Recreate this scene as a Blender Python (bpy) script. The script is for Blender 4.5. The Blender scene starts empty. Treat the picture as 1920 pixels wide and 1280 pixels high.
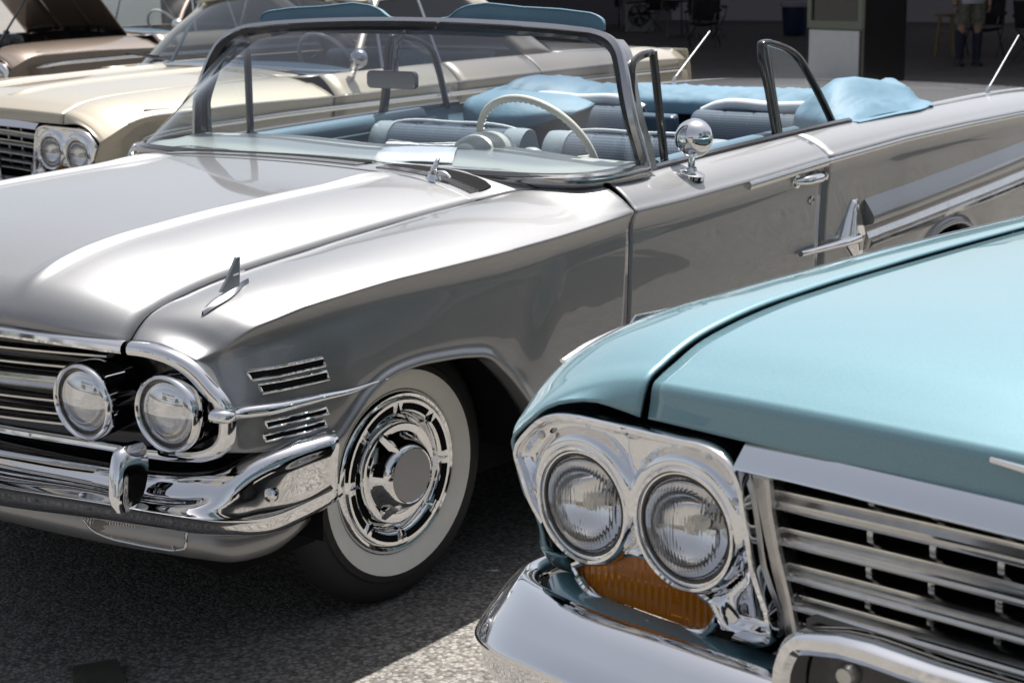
import bpy, bmesh, math, random
from math import sin, cos, pi, radians as rad
from mathutils import Vector as V, Matrix
random.seed(7)
S = bpy.context.scene
COL = S.collection

# ------------------------------------------------------------------ camera
cd = bpy.data.cameras.new('camera'); co = bpy.data.objects.new('camera', cd); COL.objects.link(co)
cd.sensor_width = 36.0; cd.lens = 57.95; cd.clip_start = 0.05; cd.clip_end = 3000
yaw, pitch, roll = rad(216.759), rad(12.995), rad(-0.955)
fw = V((cos(yaw)*cos(pitch), sin(yaw)*cos(pitch), -sin(pitch)))
rt = V((sin(yaw), -cos(yaw), 0)); up = rt.cross(fw)
r2 = rt*cos(roll) + up*sin(roll); u2 = up*cos(roll) - rt*sin(roll)
m = Matrix((r2, u2, -fw)).transposed().to_4x4(); m.translation = V((2.921, 3.301, 1.548))
co.matrix_world = m
cd.dof.use_dof = True; cd.dof.focus_distance = 3.25; cd.dof.aperture_fstop = 10.0
S.camera = co
# ------------------------------------------------------------------ sky, sun, exposure
SUN_EL = 71.0
sun_to = V((-cos(rad(SUN_EL)), -0.015, sin(rad(SUN_EL)))).normalized()
W = bpy.data.worlds.new('World'); S.world = W; W.use_nodes = True
nt = W.node_tree; bg = nt.nodes['Background']
sky = nt.nodes.new('ShaderNodeTexSky'); sky.sky_type = 'NISHITA'; sky.sun_disc = False
sky.sun_elevation = rad(SUN_EL); sky.sun_rotation = math.atan2(sun_to.x, sun_to.y)
sky.air_density = 0.9; sky.dust_density = 2.5; sky.ozone_density = 1.0
hs = nt.nodes.new('ShaderNodeHueSaturation'); hs.inputs['Saturation'].default_value = 0.42; nt.links.new(sky.outputs[0], hs.inputs['Color'])
nt.links.new(hs.outputs[0], bg.inputs[0]); bg.inputs[1].default_value = 0.088
sl = bpy.data.lights.new('sun', 'SUN'); so = bpy.data.objects.new('sun', sl); COL.objects.link(so)
sl.energy = 5.0; sl.angle = rad(0.53); sl.color = (1.0, 0.96, 0.905)
so.rotation_euler = sun_to.to_track_quat('Z', 'Y').to_euler(); so.location = sun_to*40
S.view_settings.view_transform = 'Standard'; S.view_settings.look = 'None'
S.view_settings.exposure = 0.76; S.view_settings.gamma = 1.0
S.render.engine = 'CYCLES'
S.cycles.max_bounces = 10; S.cycles.transparent_max_bounces = 16; S.cycles.transmission_bounces = 8
S.cycles.caustics_reflective = False; S.cycles.caustics_refractive = False
S.cycles.sample_clamp_indirect = 6.0

# ------------------------------------------------------------------ materials
MAT = {}
def node(nt, t, **kw):
    n = nt.nodes.new(t)
    for k, v in kw.items(): setattr(n, k, v)
    return n
def mat(name, col, rough=0.5, metal=0.0, coat=0.0, coat_rough=0.03, spec=0.5, noise=None, bump=None, var=0.0, varscale=8.0, roughvar=0.0):
    """noise=(scale, amount) fine colour grain; bump=(scale, distance); var = large soft colour drift"""
    M = bpy.data.materials.new(name); M.use_nodes = True; nt = M.node_tree
    p = nt.nodes['Principled BSDF']
    p.inputs['Base Color'].default_value = (*col, 1); p.inputs['Roughness'].default_value = rough
    p.inputs['Metallic'].default_value = metal; p.inputs['Coat Weight'].default_value = coat
    p.inputs['Coat Roughness'].default_value = coat_rough; p.inputs['Specular IOR Level'].default_value = spec
    tc = node(nt, 'ShaderNodeTexCoord')
    last = None
    for (sc, am, det) in ([(noise[0], noise[1], 2)] if noise else []) + ([(varscale, var, 5)] if var else []):
        n = node(nt, 'ShaderNodeTexNoise'); n.inputs['Scale'].default_value = sc; n.inputs['Detail'].default_value = det
        nt.links.new(tc.outputs['Object'], n.inputs['Vector'])
        r = node(nt, 'ShaderNodeMapRange'); r.inputs[1].default_value = .25; r.inputs[2].default_value = .75
        r.inputs[3].default_value = 1-am; r.inputs[4].default_value = 1+am
        nt.links.new(n.outputs[0], r.inputs[0])
        mx = node(nt, 'ShaderNodeVectorMath', operation='SCALE')
        if last: nt.links.new(last, mx.inputs[0])
        else: mx.inputs[0].default_value = col
        nt.links.new(r.outputs[0], mx.inputs['Scale']); last = mx.outputs[0]
    if last: nt.links.new(last, p.inputs['Base Color'])
    if roughvar:
        n = node(nt, 'ShaderNodeTexNoise'); n.inputs['Scale'].default_value = 14; n.inputs['Detail'].default_value = 6
        nt.links.new(tc.outputs['Object'], n.inputs['Vector'])
        r = node(nt, 'ShaderNodeMapRange'); r.inputs[1].default_value = .35; r.inputs[2].default_value = .7
        r.inputs[3].default_value = rough; r.inputs[4].default_value = rough+roughvar
        nt.links.new(n.outputs[0], r.inputs[0]); nt.links.new(r.outputs[0], p.inputs['Roughness'])
    if bump:
        n = node(nt, 'ShaderNodeTexNoise'); n.inputs['Scale'].default_value = bump[0]; n.inputs['Detail'].default_value = 4
        nt.links.new(tc.outputs['Object'], n.inputs['Vector'])
        b = node(nt, 'ShaderNodeBump'); b.inputs['Distance'].default_value = bump[1]; b.inputs['Strength'].default_value = 1.0
        nt.links.new(n.outputs[0], b.inputs['Height']); nt.links.new(b.outputs[0], p.inputs['Normal'])
    MAT[name] = M; return M

mat('silver_paint', (0.272, 0.274, 0.280), rough=0.43, metal=0.74, coat=1.0, coat_rough=0.012, noise=(600, 0.09), var=0.015, varscale=3)
mat('blue_paint', (0.150, 0.284, 0.330), rough=0.42, metal=0.25, coat=1.0, coat_rough=0.012, noise=(420, 0.09), var=0.02, varscale=3)
mat('beige_paint', (0.40, 0.36, 0.285), rough=0.42, metal=0.35, coat=1.0, coat_rough=0.03, noise=(500, 0.05))
mat('navy_paint', (0.012, 0.016, 0.028), rough=0.35, metal=0.2, coat=1.0, coat_rough=0.02)
mat('brown_paint', (0.12, 0.09, 0.07), rough=0.42, metal=0.35, coat=1.0, coat_rough=0.03, noise=(500, 0.05))
mat('chrome', (0.80, 0.80, 0.81), rough=0.025, metal=1.0, roughvar=0.05)
mat('chrome_worn', (0.62, 0.615, 0.60), rough=0.10, metal=1.0, roughvar=0.14, noise=(60, 0.06))
mat('chrome_dull', (0.52, 0.51, 0.49), rough=0.20, metal=1.0, roughvar=0.18, noise=(45, 0.10))
mat('gunmetal', (0.20, 0.20, 0.21), rough=0.22, metal=1.0)
mat('frame_metal', (0.46, 0.455, 0.46), rough=0.12, metal=1.0, roughvar=.1)
mat('zinc', (0.40, 0.40, 0.42), rough=0.32, metal=1.0)
mat('black_gloss', (0.012, 0.012, 0.013), rough=0.18, coat=0.5)
mat('black_matte', (0.010, 0.010, 0.011), rough=0.85, spec=0.08)
mat('rubber', (0.016, 0.016, 0.017), rough=0.65, bump=(300, 0.0006))
mat('tyre', (0.020, 0.020, 0.021), rough=0.72, bump=(180, 0.0008))
mat('whitewall', (0.86, 0.84, 0.78), rough=0.55, var=0.10, varscale=6, bump=(120, 0.0003))
mat('blue_vinyl', (0.098, 0.195, 0.272), rough=0.62, bump=(16, 0.004), var=0.10, varscale=5)
mat('door_vinyl', (0.10, 0.17, 0.225), rough=0.32, bump=(60, 0.001), var=0.05)
mat('navy_vinyl', (0.055, 0.095, 0.135), rough=0.36, bump=(60, 0.001), var=0.08)
mat('silver_vinyl', (0.30, 0.36, 0.40), rough=0.35, metal=0.3, bump=(60, 0.001))
mat('white_vinyl', (0.62, 0.66, 0.70), rough=0.35)
mat('dash_paint', (0.40, 0.43, 0.415), rough=0.4, metal=0.35, coat=0.4, coat_rough=0.2, noise=(300, .04))
mat('ivory', (0.62, 0.61, 0.54), rough=0.35)
mat('paper', (0.70, 0.72, 0.74), rough=0.8)
mat('grey_satin', (0.36, 0.355, 0.36), rough=0.42, metal=0.5, noise=(300, .05))
mat('canopy', (0.035, 0.037, 0.042), rough=0.8)
mat('dark_cloth', (0.022, 0.022, 0.026), rough=0.9, var=.2)
mat('white_panel', (0.42, 0.44, 0.46), rough=0.4, var=.06)
mat('wood', (0.26, 0.18, 0.09), rough=0.5, var=.15, varscale=20)
mat('bin_blue', (0.03, 0.05, 0.13), rough=0.45)
mat('white_cloth', (0.52, 0.53, 0.60), rough=0.85, bump=(12, .01))
mat('skin', (0.42, 0.26, 0.19), rough=0.55)
mat('camo', (0.17, 0.17, 0.14), rough=0.9, var=.55, varscale=18)
mat('denim', (0.03, 0.034, 0.06), rough=0.9, var=.15)
mat('shoe', (0.05, 0.05, 0.052), rough=0.7)
mat('stone', (0.46, 0.43, 0.38), rough=0.8, var=.08)
mat('roof_tile', (0.22, 0.16, 0.13), rough=0.8, var=.12)
mat('window_dark', (0.03, 0.035, 0.045), rough=0.08)
mat('bark', (0.09, 0.07, 0.05), rough=0.9, var=.25)
mat('leaf', (0.055, 0.085, 0.03), rough=0.6, var=.35, varscale=1.5)
mat('olive', (0.52, 0.53, 0.42), rough=0.16, metal=0.85, var=.3, varscale=9)
mat('yellow', (0.6, 0.4, 0.03), rough=0.4)
mat('green_grey', (0.10, 0.115, 0.085), rough=0.45)

def glass(name, tint=(0.93, 0.96, 0.95), refl=1.0, band=None, rough=0.0):
    """thin pane: tinted see-through plus Fresnel reflection (both from real rays)"""
    M = bpy.data.materials.new(name); M.use_nodes = True; nt = M.node_tree
    nt.nodes.remove(nt.nodes['Principled BSDF']); out = nt.nodes['Material Output']
    tr = node(nt, 'ShaderNodeBsdfTransparent'); tr.inputs[0].default_value = (*tint, 1)
    gl = node(nt, 'ShaderNodeBsdfGlossy'); gl.inputs['Roughness'].default_value = rough; gl.inputs[0].default_value = (1, 1, 1, 1)
    lw = node(nt, 'ShaderNodeLayerWeight'); lw.inputs[0].default_value = 0.5
    pw = node(nt, 'ShaderNodeMath', operation='POWER'); pw.inputs[1].default_value = 5.0
    mu = node(nt, 'ShaderNodeMath', operation='MULTIPLY_ADD'); mu.inputs[1].default_value = 0.95*refl; mu.inputs[2].default_value = 0.045*refl; mu.use_clamp = True
    mx = node(nt, 'ShaderNodeMixShader')
    nt.links.new(lw.outputs['Facing'], pw.inputs[0]); nt.links.new(pw.outputs[0], mu.inputs[0]); nt.links.new(mu.outputs[0], mx.inputs[0])
    nt.links.new(tr.outputs[0], mx.inputs[1]); nt.links.new(gl.outputs[0], mx.inputs[2]); nt.links.new(mx.outputs[0], out.inputs[0])
    if band:   # dyed shade band towards the top edge of the pane: (z0, z1, colour)
        tc = node(nt, 'ShaderNodeTexCoord'); sx = node(nt, 'ShaderNodeSeparateXYZ'); nt.links.new(tc.outputs['Object'], sx.inputs[0])
        r = node(nt, 'ShaderNodeMapRange', interpolation_type='SMOOTHSTEP'); r.inputs[1].default_value = band[0]; r.inputs[2].default_value = band[1]
        nt.links.new(sx.outputs[2], r.inputs[0])
        c = node(nt, 'ShaderNodeMix', data_type='RGBA'); c.inputs[6].default_value = (*tint, 1); c.inputs[7].default_value = (*band[2], 1)
        nt.links.new(r.outputs[0], c.inputs[0]); nt.links.new(c.outputs[2], tr.inputs[0])
    MAT[name] = M; return M
glass('windshield_glass', (0.86, 0.90, 0.90), 1.3, band=(1.16, 1.27, (0.42, 0.45, 0.52)))
glass('clear_glass', (0.93, 0.95, 0.95), 1.2)
glass('tinted_glass', (0.35, 0.40, 0.42), 1.2)

def lens_mat(name, col, flute=0.0, ior=1.45, axis=1, scale=75.0, trans=1.0, base=None):
    """pressed glass headlight lens, vertical flutes as relief"""
    M = bpy.data.materials.new(name); M.use_nodes = True; nt = M.node_tree; p = nt.nodes['Principled BSDF']
    p.inputs['Base Color'].default_value = (*col, 1); p.inputs['Transmission Weight'].default_value = trans
    if base: p.inputs['Base Color'].default_value = (*base, 1)
    p.inputs['Roughness'].default_value = 0.01; p.inputs['IOR'].default_value = ior
    if flute:
        tc = node(nt, 'ShaderNodeTexCoord')
        w = node(nt, 'ShaderNodeTexWave', wave_type='BANDS', bands_direction='XYZ'[axis], wave_profile='SIN')
        w.inputs['Scale'].default_value = scale; w.inputs['Distortion'].default_value = 0.0
        nt.links.new(tc.outputs['Object'], w.inputs['Vector'])
        n = node(nt, 'ShaderNodeTexVoronoi', feature='F1', distance='CHEBYCHEV'); n.inputs['Scale'].default_value = 26
        nt.links.new(tc.outputs['Object'], n.inputs['Vector'])
        sp = node(nt, 'ShaderNodeSeparateColor'); nt.links.new(n.outputs['Color'], sp.inputs[0])
        g = node(nt, 'ShaderNodeMath', operation='GREATER_THAN'); g.inputs[1].default_value = 0.16; nt.links.new(sp.outputs[0], g.inputs[0])
        m_ = node(nt, 'ShaderNodeMath', operation='MULTIPLY'); nt.links.new(w.outputs['Fac'], m_.inputs[0]); nt.links.new(g.outputs[0], m_.inputs[1])
        b = node(nt, 'ShaderNodeBump'); b.inputs['Distance'].default_value = flute; b.inputs['Strength'].default_value = 1.0
        nt.links.new(m_.outputs[0], b.inputs['Height']); nt.links.new(b.outputs[0], p.inputs['Normal'])
    MAT[name] = M; return M
lens_mat('lens_fluted', (0.97, 0.965, 0.95), 0.0006, ior=1.30, scale=57, trans=0.92)
lens_mat('lens_clear', (0.95, 0.95, 0.94), 0.0002, scale=24, ior=1.9)
lens_mat('amber_lens', (0.95, 0.30, 0.015), 0.0012, scale=26, trans=0.55, base=(0.95, 0.32, 0.015))
lens_mat('smoky_lens', (0.85, 0.80, 0.72), 0.0012, scale=50, trans=0.25, base=(0.20, 0.175, 0.15))

def mirror_lens():   # sealed-beam glass with mirror gloss mixed in, stronger above, to imitate its bright reflection
    M = bpy.data.materials.new('lens_mirror'); M.use_nodes = True; nt = M.node_tree; p = nt.nodes['Principled BSDF']; out = nt.nodes['Material Output']
    p.inputs['Base Color'].default_value = (.95, .95, .94, 1); p.inputs['Transmission Weight'].default_value = 1; p.inputs['Roughness'].default_value = .01; p.inputs['IOR'].default_value = 1.4
    g = node(nt, 'ShaderNodeBsdfGlossy'); g.inputs['Roughness'].default_value = 0.01; g.inputs[0].default_value = (.92, .93, .95, 1)
    mx = node(nt, 'ShaderNodeMixShader'); mx.inputs[0].default_value = .62
    nt.links.new(p.outputs[0], mx.inputs[1]); nt.links.new(g.outputs[0], mx.inputs[2]); nt.links.new(mx.outputs[0], out.inputs[0])
    tc = node(nt, 'ShaderNodeTexCoord'); sx = node(nt, 'ShaderNodeSeparateXYZ'); nt.links.new(tc.outputs['Object'], sx.inputs[0])
    cb = node(nt, 'ShaderNodeCombineXYZ'); nt.links.new(sx.outputs[1], cb.inputs[0]); nt.links.new(sx.outputs[2], cb.inputs[1])
    bk = node(nt, 'ShaderNodeTexBrick'); bk.inputs['Scale'].default_value = 1; bk.inputs['Brick Width'].default_value = .031; bk.inputs['Row Height'].default_value = .0135; bk.inputs['Mortar Size'].default_value = .0011
    nt.links.new(cb.outputs[0], bk.inputs['Vector'])
    lo = node(nt, 'ShaderNodeMath', operation='LESS_THAN'); lo.inputs[1].default_value = .662; nt.links.new(sx.outputs[2], lo.inputs[0])
    mm = node(nt, 'ShaderNodeMath', operation='MULTIPLY'); nt.links.new(bk.outputs['Fac'], mm.inputs[0]); nt.links.new(lo.outputs[0], mm.inputs[1])
    bp = node(nt, 'ShaderNodeBump'); bp.inputs['Distance'].default_value = .0025; nt.links.new(mm.outputs[0], bp.inputs['Height'])
    nt.links.new(bp.outputs[0], p.inputs['Normal']); nt.links.new(bp.outputs[0], g.inputs['Normal'])
    fm = node(nt, 'ShaderNodeMapRange'); fm.inputs[3].default_value = .66; fm.inputs[4].default_value = .26; nt.links.new(lo.outputs[0], fm.inputs[0]); nt.links.new(fm.outputs[0], mx.inputs[0])
    MAT['lens_mirror'] = M
mirror_lens()
def canvas():   # thin tent cloth that lets a little light through
    M = MAT['canopy']; nt = M.node_tree; p = nt.nodes['Principled BSDF']; out = nt.nodes['Material Output']
    t = node(nt, 'ShaderNodeBsdfTranslucent'); t.inputs[0].default_value = (0.13, 0.13, 0.145, 1)
    ad = node(nt, 'ShaderNodeAddShader'); nt.links.new(p.outputs[0], ad.inputs[0]); nt.links.new(t.outputs[0], ad.inputs[1]); nt.links.new(ad.outputs[0], out.inputs[0])
canvas()
def cloth_mat(name, base, thread):
    """woven seat cloth with light threads in rows"""
    M = bpy.data.materials.new(name); M.use_nodes = True; nt = M.node_tree; p = nt.nodes['Principled BSDF']
    p.inputs['Roughness'].default_value = 0.75
    tc = node(nt, 'ShaderNodeTexCoord')
    bk = node(nt, 'ShaderNodeTexBrick'); bk.inputs['Scale'].default_value = 1.0
    mp = node(nt, 'ShaderNodeMapping'); mp.inputs['Rotation'].default_value = (0, 0, 0)
    sx = node(nt, 'ShaderNodeSeparateXYZ'); nt.links.new(tc.outputs['Object'], sx.inputs[0])
    cb = node(nt, 'ShaderNodeCombineXYZ'); nt.links.new(sx.outputs[1], cb.inputs[0]); nt.links.new(sx.outputs[2], cb.inputs[1])
    nt.links.new(cb.outputs[0], bk.inputs['Vector'])
    bk.inputs['Brick Width'].default_value = 0.011; bk.inputs['Row Height'].default_value = 0.0085; bk.inputs['Mortar Size'].default_value = 0.0018
    bk.inputs['Color1'].default_value = (*base, 1); bk.inputs['Color2'].default_value = (*[c*1.25 for c in base], 1); bk.inputs['Mortar'].default_value = (*thread, 1)
    nt.links.new(bk.outputs[0], p.inputs['Base Color'])
    MAT[name] = M
cloth_mat('seat_cloth', (0.026, 0.042, 0.068), (0.085, 0.118, 0.16))

def asphalt():
    M = bpy.data.materials.new('asphalt'); M.use_nodes = True; nt = M.node_tree; p = nt.nodes['Principled BSDF']
    tc = node(nt, 'ShaderNodeTexCoord')
    vs = []
    for sc in (95.0, 190.0):
        v = node(nt, 'ShaderNodeTexVoronoi', feature='F1'); v.inputs['Scale'].default_value = sc; v.inputs['Randomness'].default_value = 1
        nt.links.new(tc.outputs['Object'], v.inputs['Vector']); vs.append(v)
    sep = node(nt, 'ShaderNodeSeparateColor'); nt.links.new(vs[0].outputs['Color'], sep.inputs[0])
    cr = node(nt, 'ShaderNodeValToRGB'); e = cr.color_ramp.elements
    e[0].position = 0.0; e[0].color = (0.108, 0.101, 0.093, 1); e[1].position = 1.0; e[1].color = (0.237, 0.229, 0.214, 1)
    k = e.new(0.35); k.color = (0.162, 0.153, 0.140, 1); k = e.new(0.62); k.color = (0.215, 0.200, 0.178, 1); k = e.new(0.9); k.color = (0.275, 0.267, 0.253, 1)
    nt.links.new(sep.outputs[0], cr.inputs[0])
    # dark binder between the stones
    d = node(nt, 'ShaderNodeMapRange'); d.inputs[1].default_value = 0.42; d.inputs[2].default_value = 0.85; d.inputs[3].default_value = 1.0; d.inputs[4].default_value = 0.45
    nt.links.new(vs[0].outputs['Distance'], d.inputs[0])
    n2 = node(nt, 'ShaderNodeTexNoise'); n2.inputs['Scale'].default_value = 1.3; n2.inputs['Detail'].default_value = 6
    nt.links.new(tc.outputs['Object'], n2.inputs['Vector'])
    r2 = node(nt, 'ShaderNodeMapRange'); r2.inputs[1].default_value = .3; r2.inputs[2].default_value = .7; r2.inputs[3].default_value = .86; r2.inputs[4].default_value = 1.12
    nt.links.new(n2.outputs[0], r2.inputs[0])
    n3 = node(nt, 'ShaderNodeTexNoise'); n3.inputs['Scale'].default_value = 900; n3.inputs['Detail'].default_value = 2
    nt.links.new(tc.outputs['Object'], n3.inputs['Vector'])
    r3 = node(nt, 'ShaderNodeMapRange'); r3.inputs[1].default_value = .3; r3.inputs[2].default_value = .7; r3.inputs[3].default_value = .8; r3.inputs[4].default_value = 1.2
    nt.links.new(n3.outputs[0], r3.inputs[0])
    m1 = node(nt, 'ShaderNodeMath', operation='MULTIPLY'); nt.links.new(d.outputs[0], m1.inputs[0]); nt.links.new(r2.outputs[0], m1.inputs[1])
    m2 = node(nt, 'ShaderNodeMath', operation='MULTIPLY'); nt.links.new(m1.outputs[0], m2.inputs[0]); nt.links.new(r3.outputs[0], m2.inputs[1])
    sc_ = node(nt, 'ShaderNodeVectorMath', operation='SCALE'); nt.links.new(cr.outputs[0], sc_.inputs[0]); nt.links.new(m2.outputs[0], sc_.inputs['Scale'])
    nt.links.new(sc_.outputs[0], p.inputs['Base Color']); p.inputs['Roughness'].default_value = 0.85
    a = node(nt, 'ShaderNodeMath', operation='MULTIPLY_ADD'); a.inputs[1].default_value = 0.4
    nt.links.new(vs[1].outputs['Distance'], a.inputs[0]); nt.links.new(vs[0].outputs['Distance'], a.inputs[2])
    b = node(nt, 'ShaderNodeBump'); b.invert = True; b.inputs['Distance'].default_value = 0.0025; b.inputs['Strength'].default_value = 0.8
    nt.links.new(a.outputs[0], b.inputs['Height']); nt.links.new(b.outputs[0], p.inputs['Normal'])
    MAT['asphalt'] = M
asphalt()

# ------------------------------------------------------------------ geometry helpers
def nucr(P, k):
    """non-uniform Catmull-Rom through P, k samples per segment"""
    P = [V(p) for p in P]; n = len(P)
    if n == 2: return [P[0].lerp(P[1], i/k) for i in range(k)] + [P[1]]
    d = [max((P[i+1]-P[i]).length, 1e-6) for i in range(n-1)]
    s = [(P[i+1]-P[i])/d[i] for i in range(n-1)]
    T = [None]*n
    for i in range(1, n-1): T[i] = (s[i-1]*d[i] + s[i]*d[i-1])/(d[i]+d[i-1])
    T[0] = s[0]*1.5 - T[1]*0.5; T[-1] = s[-1]*1.5 - T[-2]*0.5
    out = []
    for i in range(n-1):
        for q in range(k):
            t = q/k; t2 = t*t; t3 = t2*t
            out.append(P[i]*(2*t3-3*t2+1) + T[i]*(d[i]*(t3-2*t2+t)) + P[i+1]*(-2*t3+3*t2) + T[i+1]*(d[i]*(t3-t2)))
    return out + [P[-1]]
def lin(P, k):
    P = [V(p) for p in P]; out = []
    for i in range(len(P)-1): out += [P[i].lerp(P[i+1], q/k) for q in range(k)]
    return out + [P[-1]]
def loft(ctrl, ku, kv):
    rows = [nucr(c, kv) for c in ctrl]
    cols = [nucr([r[j] for r in rows], ku) for j in range(len(rows[0]))]
    return [[cols[j][i] for j in range(len(cols))] for i in range(len(cols[0]))]

class MB:
    def __init__(s): s.v = []; s.f = []
    def grid(s, g, cu=False, cv=False):
        b = len(s.v); nu = len(g); nv = len(g[0])
        for r in g: s.v += [tuple(p) for p in r]
        for i in range(nu if cu else nu-1):
            for j in range(nv if cv else nv-1):
                a = i*nv+j; c = ((i+1) % nu)*nv+j; j1 = (j+1) % nv
                s.f.append((b+a, b+i*nv+j1, b+((i+1) % nu)*nv+j1, b+c))
        return s
    def face(s, pts):
        b = len(s.v); s.v += [tuple(p) for p in pts]; s.f.append(tuple(range(b, b+len(pts)))); return s
    def box(s, c, d, M=None):
        b = len(s.v)
        for z in (-.5, .5):
            for y in (-.5, .5):
                for x in (-.5, .5):
                    q = V((x*d[0], y*d[1], z*d[2]))
                    if M: q = M @ q
                    s.v.append(tuple(V(c)+q))
        for f in ((0, 2, 3, 1), (4, 5, 7, 6), (0, 1, 5, 4), (2, 6, 7, 3), (0, 4, 6, 2), (1, 3, 7, 5)): s.f.append(tuple(b+i for i in f))
        return s
    def sweep(s, path, prof, ref=(0, 0, 1), closed=False, cap=True, scale=None, pclosed=True):
        """prof: list of (side, up) offsets; side = T x ref"""
        path = [V(p) for p in path]; n = len(path); g = []
        for i in range(n):
            if closed: T = path[(i+1) % n]-path[i-1]
            else: T = path[min(i+1, n-1)]-path[max(i-1, 0)]
            T.normalize(); R = V(ref(i, n) if callable(ref) else ref)
            sd = T.cross(R); sd.normalize(); u = sd.cross(T)
            k = scale(i/(n-1)) if scale else 1.0
            g.append([path[i] + sd*(a*k) + u*(b*k) for a, b in prof])
        b = len(s.v); s.grid(g, cu=closed, cv=pclosed)
        if cap and not closed and pclosed:
            m_ = len(prof); s.f.append(tuple(b+j for j in range(m_))[::-1]); s.f.append(tuple(b+(n-1)*m_+j for j in range(m_)))
        return s
    def tube(s, path, r, n=10, ref=(0, 0, 1), closed=False, scale=None):
        return s.sweep(path, [(r*cos(2*pi*i/n), r*sin(2*pi*i/n)) for i in range(n)], ref, closed, True, scale)
    def lathe(s, prof, c, axis=(0, 1, 0), n=32, a0=0, a1=2*pi, cap=False):
        """prof: list of (radius, height along axis)"""
        A = V(axis).normalized(); X = A.orthogonal().normalized()
        if abs(A.z) < .9:
            X = V((0, 0, 1)) - A*A.z; X.normalize()
        Y = A.cross(X); full = abs(a1-a0-2*pi) < 1e-6; g = []
        for i in range(n if full else n+1):
            t = a0+(a1-a0)*i/n
            g.append([V(c) + A*h + (X*cos(t)+Y*sin(t))*r for r, h in prof])
        s.grid(g, cu=full); return s
    def prism(s, poly, off):
        """closed planar polygon extruded by vector off"""
        b = len(s.v); n = len(poly); o = V(off)
        s.v += [tuple(V(p)) for p in poly] + [tuple(V(p)+o) for p in poly]
        s.f.append(tuple(range(b, b+n))[::-1]); s.f.append(tuple(range(b+n, b+2*n)))
        for i in range(n): s.f.append((b+i, b+(i+1) % n, b+n+(i+1) % n, b+n+i))
        return s
    def mir(s):
        b = len(s.v); n = len(s.f)
        s.v += [(x, -y, z) for x, y, z in s.v[:]]
        s.f += [tuple(b+i for i in f)[::-1] for f in s.f[:n]]
        return s
    def largest(s):
        """keep only the biggest connected piece"""
        par = list(range(len(s.v)))
        def find(i):
            while par[i] != i: par[i] = par[par[i]]; i = par[i]
            return i
        for f in s.f:
            for k in f[1:]: par[find(k)] = find(f[0])
        cnt = {}
        for f in s.f: cnt[find(f[0])] = cnt.get(find(f[0]), 0)+1
        best = max(cnt, key=cnt.get); s.f = [f for f in s.f if find(f[0]) == best]
        used = sorted({i for f in s.f for i in f}); mp = {o: n for n, o in enumerate(used)}
        s.v = [s.v[i] for i in used]; s.f = [tuple(mp[i] for i in f) for f in s.f]
        return s
    def build(s, name, material, parent=None, smooth=40, ref=None, solid=0.0, bevel=0.0, sub=0, recalc=True, merge=0.0):
        me = bpy.data.meshes.new(name); me.from_pydata(s.v, [], s.f); me.validate(); me.update()
        bm = bmesh.new(); bm.from_mesh(me)
        if merge: bmesh.ops.remove_doubles(bm, verts=bm.verts, dist=merge)
        if ref is not None:
            R = V(ref); t = 0
            bmesh.ops.recalc_face_normals(bm, faces=bm.faces)
            for f in bm.faces: t += f.normal.dot(f.calc_center_median()-R)*f.calc_area()
            if t < 0: bmesh.ops.reverse_faces(bm, faces=bm.faces)
        elif recalc: bmesh.ops.recalc_face_normals(bm, faces=bm.faces)
        bm.to_mesh(me); bm.free()
        if smooth:
            me.polygons.foreach_set('use_smooth', [True]*len(me.polygons))
            me.set_sharp_from_angle(angle=rad(smooth))
        o = bpy.data.objects.new(name, me); COL.objects.link(o); me.materials.append(MAT[material])
        if parent: o.parent = parent
        if solid:
            md = o.modifiers.new('solid', 'SOLIDIFY'); md.thickness = solid; md.offset = -1
        if bevel:
            md = o.modifiers.new('bevel', 'BEVEL'); md.width = bevel; md.segments = 2; md.limit_method = 'ANGLE'; md.angle_limit = rad(35)
        if sub:
            md = o.modifiers.new('sub', 'SUBSURF'); md.levels = sub; md.render_levels = sub
        return o
def thing(name, label, cat, loc=(0, 0, 0), rz=0, group=None):
    o = bpy.data.objects.new(name, None); COL.objects.link(o); o.location = loc; o.rotation_euler = (0, 0, rz)
    o.empty_display_size = .2; return tag(o, label, cat, group)
def tag(o, label, cat, group=None):
    o['label'] = label; o['category'] = cat
    if group: o['group'] = group
    return o
def structure(o): o['kind'] = 'structure'; return o
def copy_obj(o, parent, loc=None, rz=None):
    c = o.copy(); COL.objects.link(c); c.parent = parent
    if loc is not None: c.location = loc
    if rz is not None: c.rotation_euler = (0, 0, rz)
    for ch in o.children: copy_obj(ch, c)
    return c
def interp(tab, x):
    """piecewise linear; tab rows (x, a, b..) in any order"""
    t = sorted(tab)
    if x <= t[0][0]: return t[0][1:]
    if x >= t[-1][0]: return t[-1][1:]
    for a, b in zip(t, t[1:]):
        if a[0] <= x <= b[0]:
            k = (x-a[0])/(b[0]-a[0]); return tuple(p+(q-p)*k for p, q in zip(a[1:], b[1:]))
def circ(r, n): return [(r*cos(2*pi*i/n), r*sin(2*pi*i/n)) for i in range(n)]
def rrect(w, h, r, n=4):
    out = []
    for cx, cy, a in ((w/2-r, h/2-r, 0), (-w/2+r, h/2-r, 90), (-w/2+r, -h/2+r, 180), (w/2-r, -h/2+r, 270)):
        for i in range(n+1): t = rad(a+90*i/n); out.append((cx+r*cos(t), cy+r*sin(t)))
    return out

# ------------------------------------------------------------------ ground
g = MB(); N = 24
xs = [-900, -300, -120, -60, -40, -30, -20, -15, -10, -8, -6, -4, -3, -2, -1, 0, 1, 2, 3, 5, 8, 15, 40, 120, 300, 900]
g.grid([[V((x, y, 0)) for y in xs] for x in xs])
ground = structure(g.build('asphalt_ground', 'asphalt', smooth=0, ref=(0, 0, -50)))

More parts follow.
